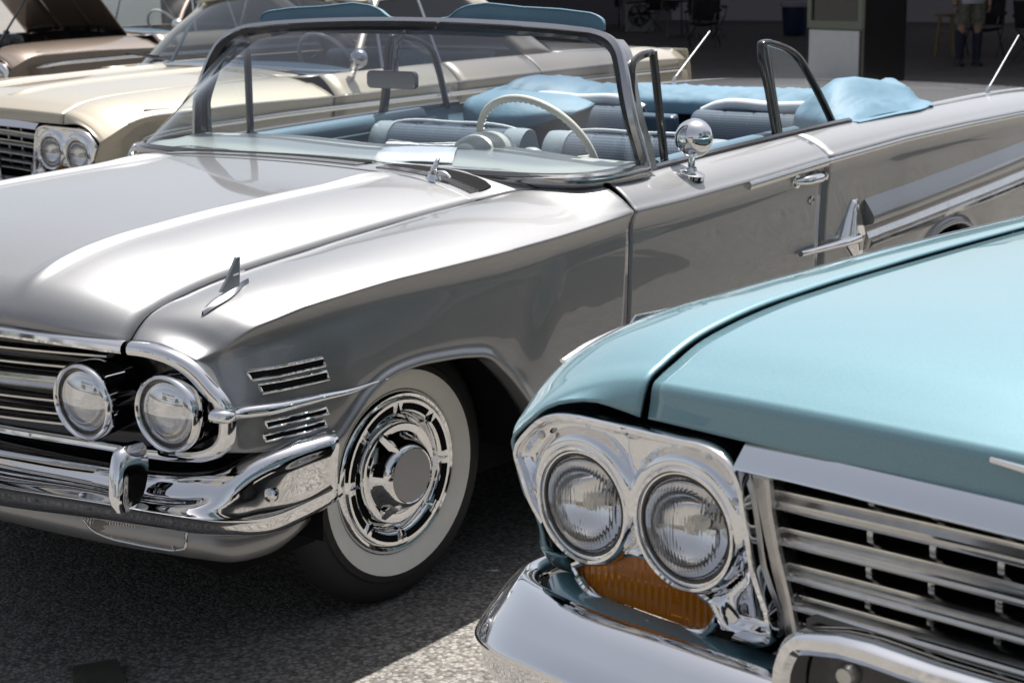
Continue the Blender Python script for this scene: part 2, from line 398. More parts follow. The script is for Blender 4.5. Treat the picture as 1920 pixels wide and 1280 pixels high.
# ------------------------------------------------------------------ shared car parts
from mathutils.bvhtree import BVHTree
def bvh(o):
    me = o.data; return BVHTree.FromPolygons([v.co for v in me.vertices], [p.vertices[:] for p in me.polygons])
def snap_y(t, x, z, s=1, d=0.0):
    h = t.ray_cast(V((x, s*2.0, z)), V((0, -s, 0)))
    return V((x, (h[0].y if h[0] else s*0.97)+s*d, z))
def snap_z(t, x, y, d=0.0):
    h = t.ray_cast(V((x, y, 3.0)), V((0, 0, -1)))
    return V((x, y, (h[0].z if h[0] else 0.9)+d))

def make_wheel(parent, c, s, style, steer=0.0, R=0.335, mats=('chrome', 'whitewall')):
    """wheel = rim mesh with tyre, whitewall and hubcap below it; axle along local y, outside = +y*s"""
    a = (sin(-steer)*s, cos(steer)*s, 0); c = V(c)
    w = MB().lathe([(.150, -.07), (.180, -.05), (.186, -.018), (.1895, -.010), (.196, -.008), (.2035, -.013), (.207, -.022)], c, a, 48).build('wheel', 'chrome', parent)
    MB().lathe([(.198, -.030), (.207, -.019), (.225, -.007), (.2555, -.001), (.272, -.004), (.276, -.0095), (.300, -.014), (.318, -.024), (.329, -.040), (R, -.055), (R, -.165), (.325, -.185), (.29, -.205), (.21, -.20)], c, a, 56).build('tyre', 'tyre', w)
    tr = MB(); A = V(a).normalized(); X = V((0, 0, 1)); Yv = A.cross(X)
    for i in range(72):
        t = 2*pi*i/72; d = X*cos(t)+Yv*sin(t)
        for h0, h1 in ((-.062, -.085), (-.095, -.125), (-.135, -.160)):
            p = c + d*(R+.0005); tt = (-X*sin(t)+Yv*cos(t))
            tr.box(p + A*((h0+h1)/2), (1, 1, 1), Matrix((tt*.018, A*(h0-h1), d*.006)).transposed())
    tr.build('tread', 'tyre', w, smooth=0)
    MB().lathe([(.2065, -.017), (.225, -.0055), (.2555, .0005), (.2560, -.002)], c, a, 64).build('whitewall', mats[1], w)
    # hubcap
    hc = MB().lathe([(.187, -.014), (.181, -.004), (.176, -.004), (.152, -.009), (.147, -.014), (.140, -.034), (.126, -.042), (.122, -.030)], c, a, 48)
    hc.build('hubcap', 'chrome', w)
    MB().lathe([(.128, -.035), (.129, -.016), (.125, -.009), (.116, -.008), (.104, -.010), (.096, .000), (.088, .016), (.080, .028), (.074, .033), (.069, .035), (.066, .033)], c, a, 48).build('hub_spinner', 'chrome', w)
    MB().lathe([(.0001, .0335), (.0665, .0335)], c, a, 40).build('hub_disc', 'grey_satin', w, smooth=0)
    if style == 'slots':
        for i in range(8):
            t0 = 2*pi*(i+.13)/8; t1 = 2*pi*(i+.87)/8; sl = MB()
            g_ = []
            for q in range(9):
                t = t0+(t1-t0)*q/8; d = X*cos(t)+Yv*sin(t)
                g_.append([c + d*.1555 + A*-.0068, c + d*.1725 + A*-.0035])
            sl.grid(g_); sl.build('vent_slot', 'black_matte', w, smooth=0, recalc=False)
            t = 2*pi*i/8; d = X*cos(t)+Yv*sin(t); e = -X*sin(t)+Yv*cos(t)
            fn = MB(); b = len(fn.v)
            fn.v = [tuple(c + d*.136 + A*-.026 + e*.010), tuple(c + d*.136 + A*-.026 - e*.010), tuple(c + d*.181 + A*-.005), tuple(c + d*.150 + A*.004)]
            fn.f = [(0, 1, 3), (1, 2, 3), (2, 0, 3), (0, 2, 1)]
            fn.build('radial_fin', 'chrome', w, smooth=0)
        for i in range(3):
            t = 2*pi*(i+.08)/3+.35; d = X*cos(t)+Yv*sin(t); e = -X*sin(t)+Yv*cos(t); fn = MB()
            fn.v = [tuple(c + d*q + e*k + A*h) for q, k, h in ((.076, .014, .022), (.076, -.014, .022), (.122, -.010, -.012), (.122, .010, -.012), (.080, 0, .034), (.120, 0, .000))]
            fn.f = [(0, 3, 5, 4), (1, 4, 5, 2), (3, 2, 5), (0, 4, 1), (0, 1, 2, 3)]
            fn.build('spinner_bar', 'chrome', w, smooth=0)
    return w

def headlight(parent, c, ax, r=0.0685, can=0.09, lensm='lens_fluted', bez=True, canmat='chrome'):
    c = V(c); k = r/.0685
    h = MB().lathe([(.0715*k, .004), (.0735*k, .012), (.0770*k, .0155), (.0810*k, .012), (.0830*k, .003), (.0835*k, -.02), (.080*k, -can)] if bez else [(.0715*k, .002), (.0730*k, .006), (.0755*k, .006), (.077*k, .0), (.077*k, -.03)], c, ax, 56).build('headlight', canmat, parent)
    MB().lathe([(.0675*k, .003), (.0695*k, .0065), (.0722*k, .0065), (.0725*k, .0)], c, ax, 48).build('seal_ring', 'black_gloss', h)
    MB().lathe([(.0002, .0200), (.015*k, .0194), (.030*k, .0172), (.045*k, .0130), (.058*k, .0080), (.0675*k, .0030), (.0695*k, -.001)], c, ax, 56).build('lens', lensm, h, smooth=80)
    MB().lathe([(.0695*k, -.003), (.064*k, -.014), (.052*k, -.028), (.036*k, -.040), (.018*k, -.047), (.0002, -.049)], c, ax, 48).build('reflector', 'chrome', h, smooth=80)
    MB().lathe([(.0002, -.012), (.009, -.013), (.012, -.020), (.010, -.046)], c, ax, 16).build('bulb_shield', 'chrome_dull', h)
    return h

def screw(parent, c, ax, r=.0055):
    MB().lathe([(.0001, .0022), (r*.6, .002), (r, 0.0), (r, -.004)], c, ax, 12).build('screw', 'chrome_dull', parent)

# ================================================================== SILVER CONVERTIBLE
SV = thing('silver_convertible', 'silver convertible with its top down, whitewall tyres and a light blue folded top cover', 'car')
BEAD = [(.80, .897), (.72, .926), (.573, .957), (.417, .971), (.252, .982), (.075, .989), (-.115, .995), (-.351, 1.001)]
GAP = [(.743, .805), (.730, .822), (.709, .837), (.674, .857), (.624, .865), (.556, .879), (.478, .891), (.34, .903), (.225, .911), (.1, .921), (-.008, .928), (-.247, .941), (-.506, .949), (-.70, .956)]
# hood control rows, back to front: (bead x, bead z, gap x, gap z, bead height)
HK = [(-.39, 1.0015, -.42, .9465, .3), (-.351, 1.001, -.38, .945, 1), (-.115, .995, -.16, .936, 1), (.075, .989, .02, .926, 1), (.252, .982, .20, .913, 1), (.417, .971, .36, .9015, 1), (.573, .957, .50, .888, 1),
      (.66, .942, .58, .875, 1), (.735, .921, .645, .862, .9), (.79, .898, .69, .848, .35), (.820, .872, .720, .828, 0), (.838, .843, .738, .810, 0), (.840, .826, .748, .799, 0), (.834, .816, .750, .791, 0)]
def hood_pt(k, y):
    bx, bz, gx, gz, bh = k; a = abs(y); nose = max(0, min(1, (bx-.55)/.28))
    if a <= .436:
        q = a/.436; x = bx + nose*.055*(1-q*q); z = bz + .010*(1-q*q)
    else:
        q = (a-.436)/(.697-.436); x = bx+(gx-bx)*q**1.35; z = bz+(gz-bz)*q**1.7
    d = a-.436
    if abs(d) < .030: z += bh*.0115*(0.5+0.5*cos(pi*d/.030))
    return V((x, y, z))
ys = [0, .12, .24, .33, .39, .405, .414, .423, .430, .436, .442, .449, .458, .467, .49, .53, .57, .62, .665, .697]
ys = [-y for y in ys[:0:-1]] + ys
ctrl = [[hood_pt(k, y) for y in ys] for k in HK]
cols = [nucr([r[j] for r in ctrl], 5) for j in range(len(ys))]
gr = [[cols[j][i] for j in range(len(ys))] for i in range(len(cols[0]))]
hood = MB().grid(gr).build('hood', 'silver_paint', SV, ref=(0, 0, 0), solid=.010, smooth=60)

# fenders: stations from the grille lip back to the door gap
LIP = [(.750, .708, .803), (.747, .75, .804), (.738, .80, .800), (.731, .828, .790), (.724, .846, .779), (.719, .858, .771), (.712, .874, .757), (.693, .916, .702), (.684, .927, .645), (.688, .905, .584)]
ST = [  # gap point, crease point, bottom point, cove depth
    ((.730, .706, .822), (.668, .868, .785), (.665, .916, .582), .25),
    ((.700, .705, .844), (.641, .890, .805), (.630, .926, .575), .55),
    ((.655, .705, .861), (.610, .910, .824), (.570, .935, .566), .9),
    ((.600, .705, .871), (.546, .930, .840), (.490, .940, .556), 1),
    ((.530, .705, .883), (.486, .945, .853), (.415, .942, .551), 1),
    ((.430, .705, .895), (.386, .957, .862), (.367, 0.953, .597), 1),
    ((.340, .705, .903), (.310, .963, .867), (.319, 0.954, .636), 1),
    ((.225, .705, .911), (.222, .968, .871), (.254, 0.955, .665), 1),
    ((.140, .705, .918), (.140, .972, .872), (.158, 0.955, .676), 1),
    ((.050, .705, .924), (.042, .975, .873), (.053, 0.955, .671), 1),
    ((-.050, .705, .930), (-.060, .978, .874), (-.054, 0.954, .658), 1),
    ((-.150, .705, .936), (-.154, .980, .875), (-.134, 0.954, .638), 1),
    ((-.250, .705, .941), (-.25, .980, .877), (-.187, 0.953, .600), 1),
    ((-.350, .705, .944), (-.375, .981, .880), (-.234, 0.952, .560), 1),
    ((-.450, .705, .947), (-.46, .981, .883), (-.300, 0.955, .486), 1),
    ((-.520, .71, .951), (-.551, .981, .887), (-.362, 0.951, .40), 1),
    ((-.580, .76, .962), (-.62, .981, .890), (-.415, 0.943, .30), 1),
    ((-.640, .83, .968), (-.68, .981, .893), (-.49, 0.936, .23), 1),
    ((-.706, .884, .968), (-.733, .981, .896), (-.727, 0.935, .22), 1)]
FLK = [(0.1, 0.915), (0.22, 0.935), (0.32, 0.945), (0.42, 0.952), (0.54, 0.957), (0.66, 0.9605), (0.72, 0.962), (0.77, 0.963), (0.82, 0.9642), (0.92, 0.9665)]
def flank_y(z): return interp(FLK, z)[0]
def side_rows(g, c, b, dep, arch=None):
    g, c, b = V(g), V(c), V(b); L = lambda t: g.lerp(c, t); D = lambda t: c.lerp(b, t)
    up = lambda p, d: p + V((0, 0, d)); wide = min(1.0, (g-c).length/.25)
    rows = [g, up(L(.12), .009*wide), up(L(.38), .020*wide), up(L(.72), .019*wide), up(L(.90), .0095*wide), up(L(.972), .0035), c]
    h = c.z-b.z; m = min(1.0, h/.20); tap = b.y-flank_y(b.z); fy = lambda z: flank_y(z)+tap
    def at(dz, y=None):
        z = c.z-dz; p = c.lerp(b, dz/h); return V((p.x, fy(z) if y is None else y, z))
    cv = c.y-.017*dep
    rows.append(at(.014*m, c.y-.0065*dep))
    for dz, k in ((.045*m, .22), (.085*m, .60), (.130*m, .92)): rows.append(at(dz, cv+(fy(c.z-dz)-cv)*k))
    rest = h-.130*m
    rows += [at(.130*m+rest*.36), at(.130*m+rest*.74), b]
    if arch:   # rolled wheel-opening lip
        r = V((arch[0]-b.x, 0, arch[1]-b.z)).normalized(); o = V((0, 1, 0))
        rows += [b + r*.006 + o*.006, b + r*.013 + o*.0085, b + r*.020 + o*.006, b + r*.023 - o*.004, b + r*.020 - o*.05]
    else:
        rows += [b + V((0, -.002, -.003)), b + V((0, -.005, -.005)), b + V((0, -.009, -.006)), b + V((0, -.014, -.006)), b + V((0, -.05, -.004))]
    return rows
def lip_rows():
    L = [V(p) for p in LIP]; c = nucr(L, 6); n = len(c)-1
    # parameter per row, tuned so the brow crease fades out at the grille lip
    ts = [0, .10, .26, .40, .455, .49, .51, .53, .57, .62, .70, .80, .91, 1.0]
    rows = [c[int(round(t*n))] for t in ts]; b = rows[-1]
    return rows + [b + V((-.004, -.004, -.004)), b + V((-.008, -.008, -.006)), b + V((-.012, -.012, -.007)), b + V((-.016, -.016, -.007)), b + V((-.03, -.05, -.006))]
for s in (1, -1):
    ctrl = [lip_rows()]
    for i, (g_, c_, b_, d_) in enumerate(ST): ctrl.append(side_rows(g_, c_, b_, d_, (.0, .33) if 4 <= i <= 16 else None))
    ctrl = [[V((p.x, p.y*s, p.z)) for p in r] for r in ctrl]
    o = MB().grid(loft(ctrl, 5, 3)).build('fender', 'silver_paint', SV, ref=(-.2, 0, .4), solid=.006, smooth=50)
    if s > 0: FENDER = o
FB = bvh(FENDER)

# doors and rear quarters
BELT = [(-.73, .893, .969), (-.99, .878, .971), (-1.38, .872, .980), (-1.75, .870, .987), (-2.05, .868, .992), (-2.3, .862, .993), (-2.7, .855, .991), (-3.1, .835, .987), (-3.6, .80, .982), (-4.0, .78, .975), (-4.42, .76, .96)]
CREASE = [(-.742, .981, .896), (-.979, .983, .897), (-1.348, .987, .906), (-1.859, .990, .924), (-2.47, .990, .937), (-3.0, .990, .936), (-3.635, .985, .928), (-4.1, .97, .915), (-4.42, .95, .90)]
def side_station(x, bot, arch=None):
    bl = interp(BELT, x); cr_ = interp(CREASE, x)
    return side_rows((x, bl[0], bl[1]), (x, cr_[0], cr_[1]), bot, 1, arch)
for s in (1, -1):
    ctrl = [side_station(x, (x+.01 if x > -.75 else x, .935, .22)) for x in (-.742, -.80, -.979, -1.16, -1.348, -1.6, -1.75, -1.8665)]
    ctrl = [[V((p.x, p.y*s, p.z)) for p in r] for r in ctrl]
    o = MB().grid(loft(ctrl, 4, 3)).build('door', 'silver_paint', SV, ref=(-.2, 0, .4), solid=.006, smooth=50)
    if s > 0: DOOR = o
    else: DOOR_R = o
    q = []
    for x, bx, bz, ar in ((-1.872, -1.872, .22, 0), (-2.1, -2.1, .22, 0), (-2.35, -2.40, .22, 0), (-2.5, -2.56, .25, 1), (-2.6, -2.62, .36, 1), (-2.7, -2.69, .47, 1), (-2.82, -2.80, .545, 1), (-2.98, -2.98, .575, 1), (-3.14, -3.16, .545, 1), (-3.26, -3.27, .47, 1), (-3.36, -3.34, .36, 1), (-3.46, -3.40, .28, 1), (-3.65, -3.62, .29, 0), (-4.0, -4.0, .32, 0), (-4.42, -4.40, .36, 0)):
        q.append(side_station(x, (bx, flank_y(bz)+(.004 if ar else 0), bz), (-2.98, .34) if ar else None))
    q = [[V((p.x, p.y*s, p.z)) for p in r] for r in q]
    o = MB().grid(loft(q, 4, 3)).build('rear_quarter', 'silver_paint', SV, ref=(-2.8, 0, .4), solid=.006, smooth=50)
    if s > 0: QUARTER = o
DB = bvh(DOOR); QB = bvh(QUARTER)
# rear deck and tail
dk = [[V((x, y*interp(BELT, x)[0], interp(BELT, x)[1] + .012*(1-y*y))) for y in (-1, -.8, -.5, 0, .5, .8, 1)] for x in (-3.02, -3.3, -3.7, -4.1, -4.42)]
MB().grid(loft(dk, 3, 3)).build('rear_deck', 'silver_paint', SV, ref=(-3.5, 0, 0), solid=.006)
tl = [[V((x, y, z)) for y in (-.95, -.6, 0, .6, .95)] for x, z in ((-4.42, .95), (-4.47, .85), (-4.45, .70), (-4.43, .55), (-4.40, .36))]
MB().grid(loft(tl, 3, 3)).build('tail_panel', 'silver_paint', SV, ref=(-3.5, 0, .6), solid=.006)
MB().sweep(nucr([(-4.2, .98, .46), (-4.42, .96, .46), (-4.52, .80, .45), (-4.56, 0, .45), (-4.52, -.80, .45), (-4.42, -.96, .46), (-4.2, -.98, .46)], 5), rrect(.07, .16, .03)).build('rear_bumper', 'chrome', SV)
# dark pan and wells underneath, with boxes added to block leaking sunlight
ub = MB().box((-1.9, 0, .30), (4.9, 1.50, .12)).box((-1.52, 0, .262), (1.90, 1.83, .05)).box((.60, 0, .475), (.28, 1.62, .04)).box((-3.95, 0, .40), (.85, 1.80, .05)).box((.52, 0, .42), (.10, 1.30, .30)).box((.1, 0, .62), (.7, .95, .30)).box((-3.6, 0, .55), (1.4, 1.2, .5))
for x in (0.04, -2.98):
    for s in (1, -1):
        ub.lathe([(.40, s*.925), (.40, s*.55), (.05, s*.55)], (x, 0, .34 if x > -1 else .26), (0, 1, 0), 24, -1.62, 1.62)
ub.build('underbody', 'black_matte', SV, smooth=0)

# ---- front: surround moulding, black back panel, grille bars
SUR = [(.905, 0, .815), (.880, .20, .812), (.838, .398, .805), (.797, .56, .797), (.757, .695, .789)]
SUR2 = [(.752, .712, .789), (.744, .785, .787), (.735, .82, .778), (.722, .853, .757), (.709, .884, .722), (.700, .908, .694), (.694, .918, .672), (.693, .919, .648), (.694, .913, .615), (.697, .89, .588), (.702, .862, .575), (.712, .80, .565), (.726, .72, .561)]
SUR3 = [(.726, .72, .561), (.76, .55, .566), (.80, .35, .571), (.825, 0, .575)]
def half_profile(w, d):   # flat back, rounded face: (side, up) with side pointing out of the moulding plane
    return [(-.006, -w/2), (d*.45, -w/2), (d*.85, -w*.36), (d, -w*.12), (d*.92, w*.18), (d*.6, w*.40), (d*.2, w/2), (-.006, w/2)]
top = nucr([(x, -y, z) for x, y, z in SUR[:0:-1]] + SUR, 5)
MB().sweep(top, half_profile(.027, .020), ref=(0, 0, 1)).build('grille_top_moulding', 'chrome', SV, smooth=35)
for s in (1, -1):
    pth = [V((x, y*s, z)) for x, y, z in nucr(SUR2, 5)]
    n = len(pth)
    def fr(i, n_, s=s, pth=pth):
        T = (pth[min(i+1, n_-1)]-pth[max(i-1, 0)]).normalized(); return V((1, 0, 0)).cross(T)*(s)
    MB().sweep(pth, half_profile(.030, .020) if s > 0 else [(-a, b) for a, b in half_profile(.030, .020)], ref=fr).build('grille_side_moulding', 'chrome', SV, smooth=35)
low = nucr([(x, y, z) for x, y, z in SUR3] + [(x, -y, z) for x, y, z in SUR3[-2::-1]], 5)[::-1]
MB().sweep(low, half_profile(.020, .016)).build('grille_bottom_moulding', 'chrome', SV, smooth=35)
bp = [[V((x-.06-.02*abs(z-.68), y, z)) for z in (.80, .74, .68, .60, .53, .49)] for x, y in ((.64, -.855), (.67, -.80), (.70, -.72), (.76, -.55), (.80, -.35), (.83, 0), (.80, .35), (.76, .55), (.70, .72), (.67, .80), (.64, .855))]
MB().grid(loft(bp, 3, 3)).build('grille_back_panel', 'black_gloss', SV, ref=(0, 0, .65))
for z, h in ((.757, .010), (.727, .010), (.690, .034), (.650, .010), (.622, .010), (.600, .010)):
    p = nucr([(.735, -.615, z), (.772, -.48, z), (.805, -.33, z), (.83, -.15, z), (.84, 0, z), (.83, .15, z), (.805, .33, z), (.772, .48, z), (.735, .615, z)], 4)
    pr = [(-.02, -h/2), (.004, -h/2), (.010, -h*.2), (.010, h*.25), (.004, h/2), (-.02, h/2)]
    if h > .02: pr = [(-.02, -h/2), (.002, -h/2), (.006, -h*.35), (.0, -h*.05), (.0, .0), (.013, h*.15), (.011, h*.4), (.002, h/2), (-.02, h/2)]
    MB().sweep(p, pr).build('grille_bar', 'chrome_worn', SV, smooth=30)
for s in (1, -1):
    headlight(SV, (.751, .806*s, .665), (1, .10*s, -.02), lensm='lens_mirror')
    headlight(SV, (.795, .600*s, .670), (1, .06*s, -.02), lensm='lens_mirror')

# ---- bumper
BS = [((.80, 0, .533), (.88, 0, .505), (.965, 0, .502), (.90, 0, .43)), ((.79, .41, .530), (.842, .416, .501), (.93, .46, .496), (.885, .40, .429)),
      ((.765, .62, .527), (.81, .637, .500), (.875, .69, .490), (.84, .65, .435)), ((.735, .74, .522), (.775, .755, .488), (.825, .825, .478), (.785, .79, .424)),
      ((.70, .83, .527), (.735, .847, .487), (.768, .888, .460), (.73, .85, .406)), ((.672, .872, .538), (.70, .907, .508), (.702, .917, .440), (.67, .885, .392)),
      ((.635, .90, .557), (.65, .928, .537), (.622, .943, .428), (.60, .922, .385)), ((.545, .94, .575), (.56, .966, .558), (.535, .968, .437), (.515, .94, .393)),
      ((.445, .965, .580), (.452, .993, .569), (.458, .990, .457), (.452, .974, .424))]
def bump_rows(t, T, r, b):
    t, T, r, b = V(t), V(T), V(r), V(b); back = V((-.05, -.02 if t.y > 0 else 0, 0))
    return [t + back*.8 + V((0, 0, -.012)), t, T.lerp(t, .35) + V((0, 0, .004)), T, T.lerp(r, .5) + V((.004, .003, .006)), r.lerp(T, .10) + V((0, 0, .0015)), r, r.lerp(b, .12) + V((-.001, 0, -.001)), r.lerp(b, .6) + V((.008, .004, 0)), b, b + back]
half = [bump_rows(*q) for q in BS]
full = [[V((p.x, -p.y, p.z)) for p in r] for r in half[:0:-1]] + half
bmp = MB().grid(loft(full, 5, 3)).build('front_bumper', 'chrome', SV, ref=(.3, 0, .46), smooth=50, solid=.004)
for s in (1, -1):   # upright guards and bolts
    gp = []
    for z, xf, yc, w, dp in ((.478, .868, .768, .008, .03), (.492, .872, .762, .0125, .055), (.53, .868, .756, .014, .075), (.57, .856, .750, .0135, .075), (.592, .842, .744, .012, .065), (.602, .822, .740, .008, .045)):
        gp.append([V((xf+a_, (yc+b_)*s, z)) for a_, b_ in ((-dp, -w*1.5), (-dp*.4, -w*1.3), (-.006, -w), (0, -w*.6), (.001, 0), (0, w*.6), (-.006, w), (-dp*.4, w*1.3), (-dp, w*1.5))])
    MB().grid(loft(gp, 3, 2)).face(gp[-1]).build('bumper_guard', 'chrome', bmp, smooth=45)
    MB().lathe([(.0001, .020), (.007, .0175), (.0115, .009), (.011, .003), (.017, .002), (.019, -.002), (.018, -.012)], (.612, .947*s, .480), (.42, .9*s, .1), 20).build('bumper_bolt', 'chrome', bmp)
# lower valance with parking lamps
vt = [(.86, 0, .44), (.84, .40, .44), (.80, .64, .435), (.745, .79, .425), (.69, .85, .405), (.63, .87, .395), (.53, .90, .39), (.45, .90, .40)]
vm = [(.865, 0, .40), (.845, .43, .40), (.80, .68, .395), (.745, .81, .385), (.69, .868, .375), (.63, .885, .365), (.53, .905, .36), (.45, .90, .37)]
vb = [(.83, 0, .362), (.805, .45, .357), (.755, .70, .350), (.70, .82, .338), (.655, .855, .325), (.60, .866, .317), (.52, .870, .317), (.45, .862, .334)]
rows = [[V((x, y, z)) for x, y, z in c] for c in (vt, vm, vb)]
st = [[rows[0][i], rows[1][i], rows[2][i], rows[2][i] + V((-.06, -.03, .005))] for i in range(8)]
st = [[V((p.x, -p.y, p.z)) for p in r] for r in st[:0:-1]] + st
val = MB().grid(loft(st, 4, 3)).build('front_valance', 'silver_paint', SV, ref=(.3, 0, .42), solid=.004)
VB = bvh(val)
for s in (1, -1):
    pts = []
    for yy, zz in ((.600, .418), (.622, .398), (.650, .384), (.70, .376), (.76, .370), (.800, .368), (.816, .374), (.820, .388), (.816, .412)):
        h = VB.ray_cast(V((1.5, yy*s, zz)), V((-1, 0, 0))); pts.append((h[0] if h[0] else V((.78, yy*s, zz))) + V((.002, 0, 0)))
    rim_ = nucr(pts, 3)
    MB().sweep(rim_, circ(.0035, 8)).build('parking_lamp_rim', 'chrome_worn', val)
    tops = []
    for p in rim_:
        h = VB.ray_cast(V((1.5, p.y, .424)), V((-1, 0, 0))); tops.append((h[0] if h[0] else p) + V((.003, 0, 0)))
    MB().grid([rim_, [a_.lerp(b_, .5) + V((.003, 0, 0)) for a_, b_ in zip(rim_, tops)], tops]).build('parking_lamp', 'smoky_lens', val, smooth=60)
# ---- side trim of the fender: spear, vent slots, hood-line ornament
for s in (1, -1):
    path = []
    y66 = snap_y(FB, .66, .663, 1).y
    path += [V((.722, .908, .668)), V((.7205, .920, .6678)), V((.712, .931, .667)), V((.694, y66+.010, .6655)), V((.672, y66+.006, .664))]
    for x, z in ((.640, .661), (.60, .658), (.54, .655), (.452, .651), (.36, .648), (.30, .649), (.25, .652)):
        q = snap_y(FB, x, z, 1); path.append(V((x, q.y + .001, z)))
    path = [V((p.x, p.y*s, p.z)) for p in nucr(path, 3)]
    pr = [(-.006, -.013), (.006, -.013), (.012, -.0095), (.0155, -.002), (.0145, .005), (.009, .0115), (.003, .0135), (-.006, .0135)]
    pr = [(a*s, b) for a, b in pr]
    MB().sweep(path, pr, scale=lambda t: 1.0 if t < .55 else max(.06, 1-(t-.55)/.47)).build('side_spear', 'chrome', SV, smooth=60)
    for (x0, z0, x1, z1, h) in ((.630, .7315, .440, .728, .018), (.615, .703, .431, .697, .019), (.610, .627, .433, .619, .014), (.615, .599, .438, .592, .014)):
        fm = MB(); pts = []
        sk = .006
        for x, z in ((x0, z0+h/2), (x1+sk, z1+h/2), (x1-sk*.3, z1-h/2), (x0-sk, z0-h/2)):
            pts.append(snap_y(FB, x, z, 1, .0045))
        pts = [V((p.x, p.y*s, p.z)) for p in pts]
        lp = []
        for a, b in zip(pts, pts[1:]+pts[:1]): lp += [a.lerp(b, q/3) for q in range(3)]
        lp2 = []
        for p in lp:
            q = snap_y(FB, p.x, p.z, 1, .0042); lp2.append(V((q.x, q.y*s, q.z)))
        f = MB().sweep(lp2, circ(.0032, 8), ref=(0, 1, 0), closed=True).build('fender_vent', 'chrome', SV)
        gg = []
        for i in range(11):
            u = i/10; tp_ = pts[0].lerp(pts[1], u); bt2 = pts[3].lerp(pts[2], u)
            gg.append([V((q.x, q.y*s, q.z)) for q in (snap_y(FB, p.x, p.z, 1, .0034) for p in (tp_, tp_.lerp(bt2, .5), bt2))])
        MB().grid(gg).build('vent_opening', 'black_matte', f, smooth=0)
    # fender-top ornament: a small swept fin on a leaf-shaped foot
    base = []
    for t in range(13):
        u = t/12; x = .650 - .146*u; w = .016*sin(pi*min(1, u*1.15+.02))**.7 if u < .98 else .001
        yc = .814 - .012*u; cp = snap_z(FB, x, yc, .0)
        base.append([cp + V((0, -w-.001, .001)), cp + V((0, -w*.6, .008)), cp + V((0, 0, .011)), cp + V((0, w*.6, .008)), cp + V((0, w+.001, .001))])
    base = [[V((p.x, p.y*s, p.z)) for p in r] for r in base]
    orn = MB().grid(base).build('fender_ornament', 'zinc', SV, smooth=60)
    z0 = snap_z(FB, .56, .79).z + .006
    ol = [(.594, z0), (.574, z0+.022), (.554, z0+.050), (.543, z0+.066), (.531, z0+.066), (.535, z0+.02), (.537, z0-.004), (.57, z0-.004)]
    MB().prism([V((x, .803*s, z)) for x, z in ol], (0, .007*s, 0)).build('ornament_fin', 'zinc', orn, smooth=0, bevel=.002)
    MB().sweep(lin([(.556, .807*s, z0+.030), (.518, .805*s, z0+.033)], 5), circ(.0045, 8), scale=lambda t: .5+.5*sin(pi*min(1, t+.2))).build('ornament_jet', 'chrome', orn)

# ---- cowl panel with fresh-air slots and wiper bosses
def hz_back(y):   # hood height along its rear edge
    a_ = min(abs(y), .697); q = max(0, (a_-.436)/.261); return 1.0015 + .010*(1-min(1, a_/.436)**2) + (.9465-1.0015)*q**1.7
cw = []
for x, dz, ym in ((-.402, 0, .694), (-.425, .0005, .694), (-.47, .001, .696), (-.52, .000, .700), (-.575, -.004, .752), (-.64, -.010, .825)):
    r = []
    for q in (-1, -.93, -.84, -.74, -.62, -.4, 0, .4, .62, .74, .84, .93, 1):
        y = q*.694; e = max(0, (abs(q)-.5)/.5); base = hz_back(y)
        if x < -.5: base = base + (.966-.9465)*e*min(1, (-.5-x)/.12)
        r.append(V((x, q*ym, base+dz*(1-e) + .0)))
    cw.append(r)
cowl = MB().grid(loft(cw, 3, 3)).build('cowl_panel', 'silver_paint', SV, ref=(-.5, 0, .5), solid=.006)
CB = bvh(cowl)
for y0, y1 in ((-.66, -.60), (-.565, .27), (.335, .665)):
    n = max(3, int((y1-y0)/.03)); gsl = []
    for i in range(n+1):
        y = y0+(y1-y0)*i/n; e = min(1, min(i, n-i)/2+.35); xo = 0.0
        gsl.append([snap_z(CB, -.545-xo + .022*(1-e), y, .003), snap_z(CB, -.500-xo, y, .0032), snap_z(CB, -.462-xo - .022*(1-e), y, .003)])
    sl_ = MB().grid(gsl).build('cowl_slot', 'black_matte', cowl, smooth=0)
    rb = MB(); n = int((y1-y0)/.0085)
    for i in range(n):
        y = y0 + .006 + (y1-y0-.012)*i/max(1, n-1); xo = 0.0
        a = snap_z(CB, -.478-xo, y, .001); b = snap_z(CB, -.440-xo, y, .001)
        rb.box((a+b)/2 + V((0, 0, .001)), (.038, .0050, .0030), Matrix.Rotation(-math.atan2(b.z-a.z, .038), 3, 'Y'))
    rb.build('slot_louvres', 'silver_paint', cowl, smooth=0)
for y in (.545, -.646):
    c = snap_z(CB, -.432, y, 0)
    w = MB().lathe([(.022, -.006), (.020, .006), (.013, .012), (.011, .022), (.0001, .024)], c, (.2, 0, 1), 20).build('wiper_boss', 'chrome', SV)
    MB().tube(nucr([c + V((0, 0, .012)), c + V((.012, .012, .028)), c + V((.010, .022, .046)), c + V((.000, .020, .056))], 4), .0075, 8, scale=lambda t: 1.25-.55*t).build('wiper_arm_stub', 'chrome', w)
    MB().tube(nucr([c + V((0, 0, .010)), c + V((-.012, .028, .016)), c + V((-.015, .045, .006))], 4), .0085, 8, scale=lambda t: 1.1-.5*t).build('wiper_cap', 'chrome', w)

# ---- wheels
ST_ = rad(2.7)
make_wheel(SV, (0, .777, .335), 1, 'slots', -ST_)
make_wheel(SV, (0, -.777, .335), -1, 'slots', ST_)
make_wheel(SV, (-2.98, .777, .335), 1, 'slots')
make_wheel(SV, (-2.98, -.777, .335), -1, 'slots')

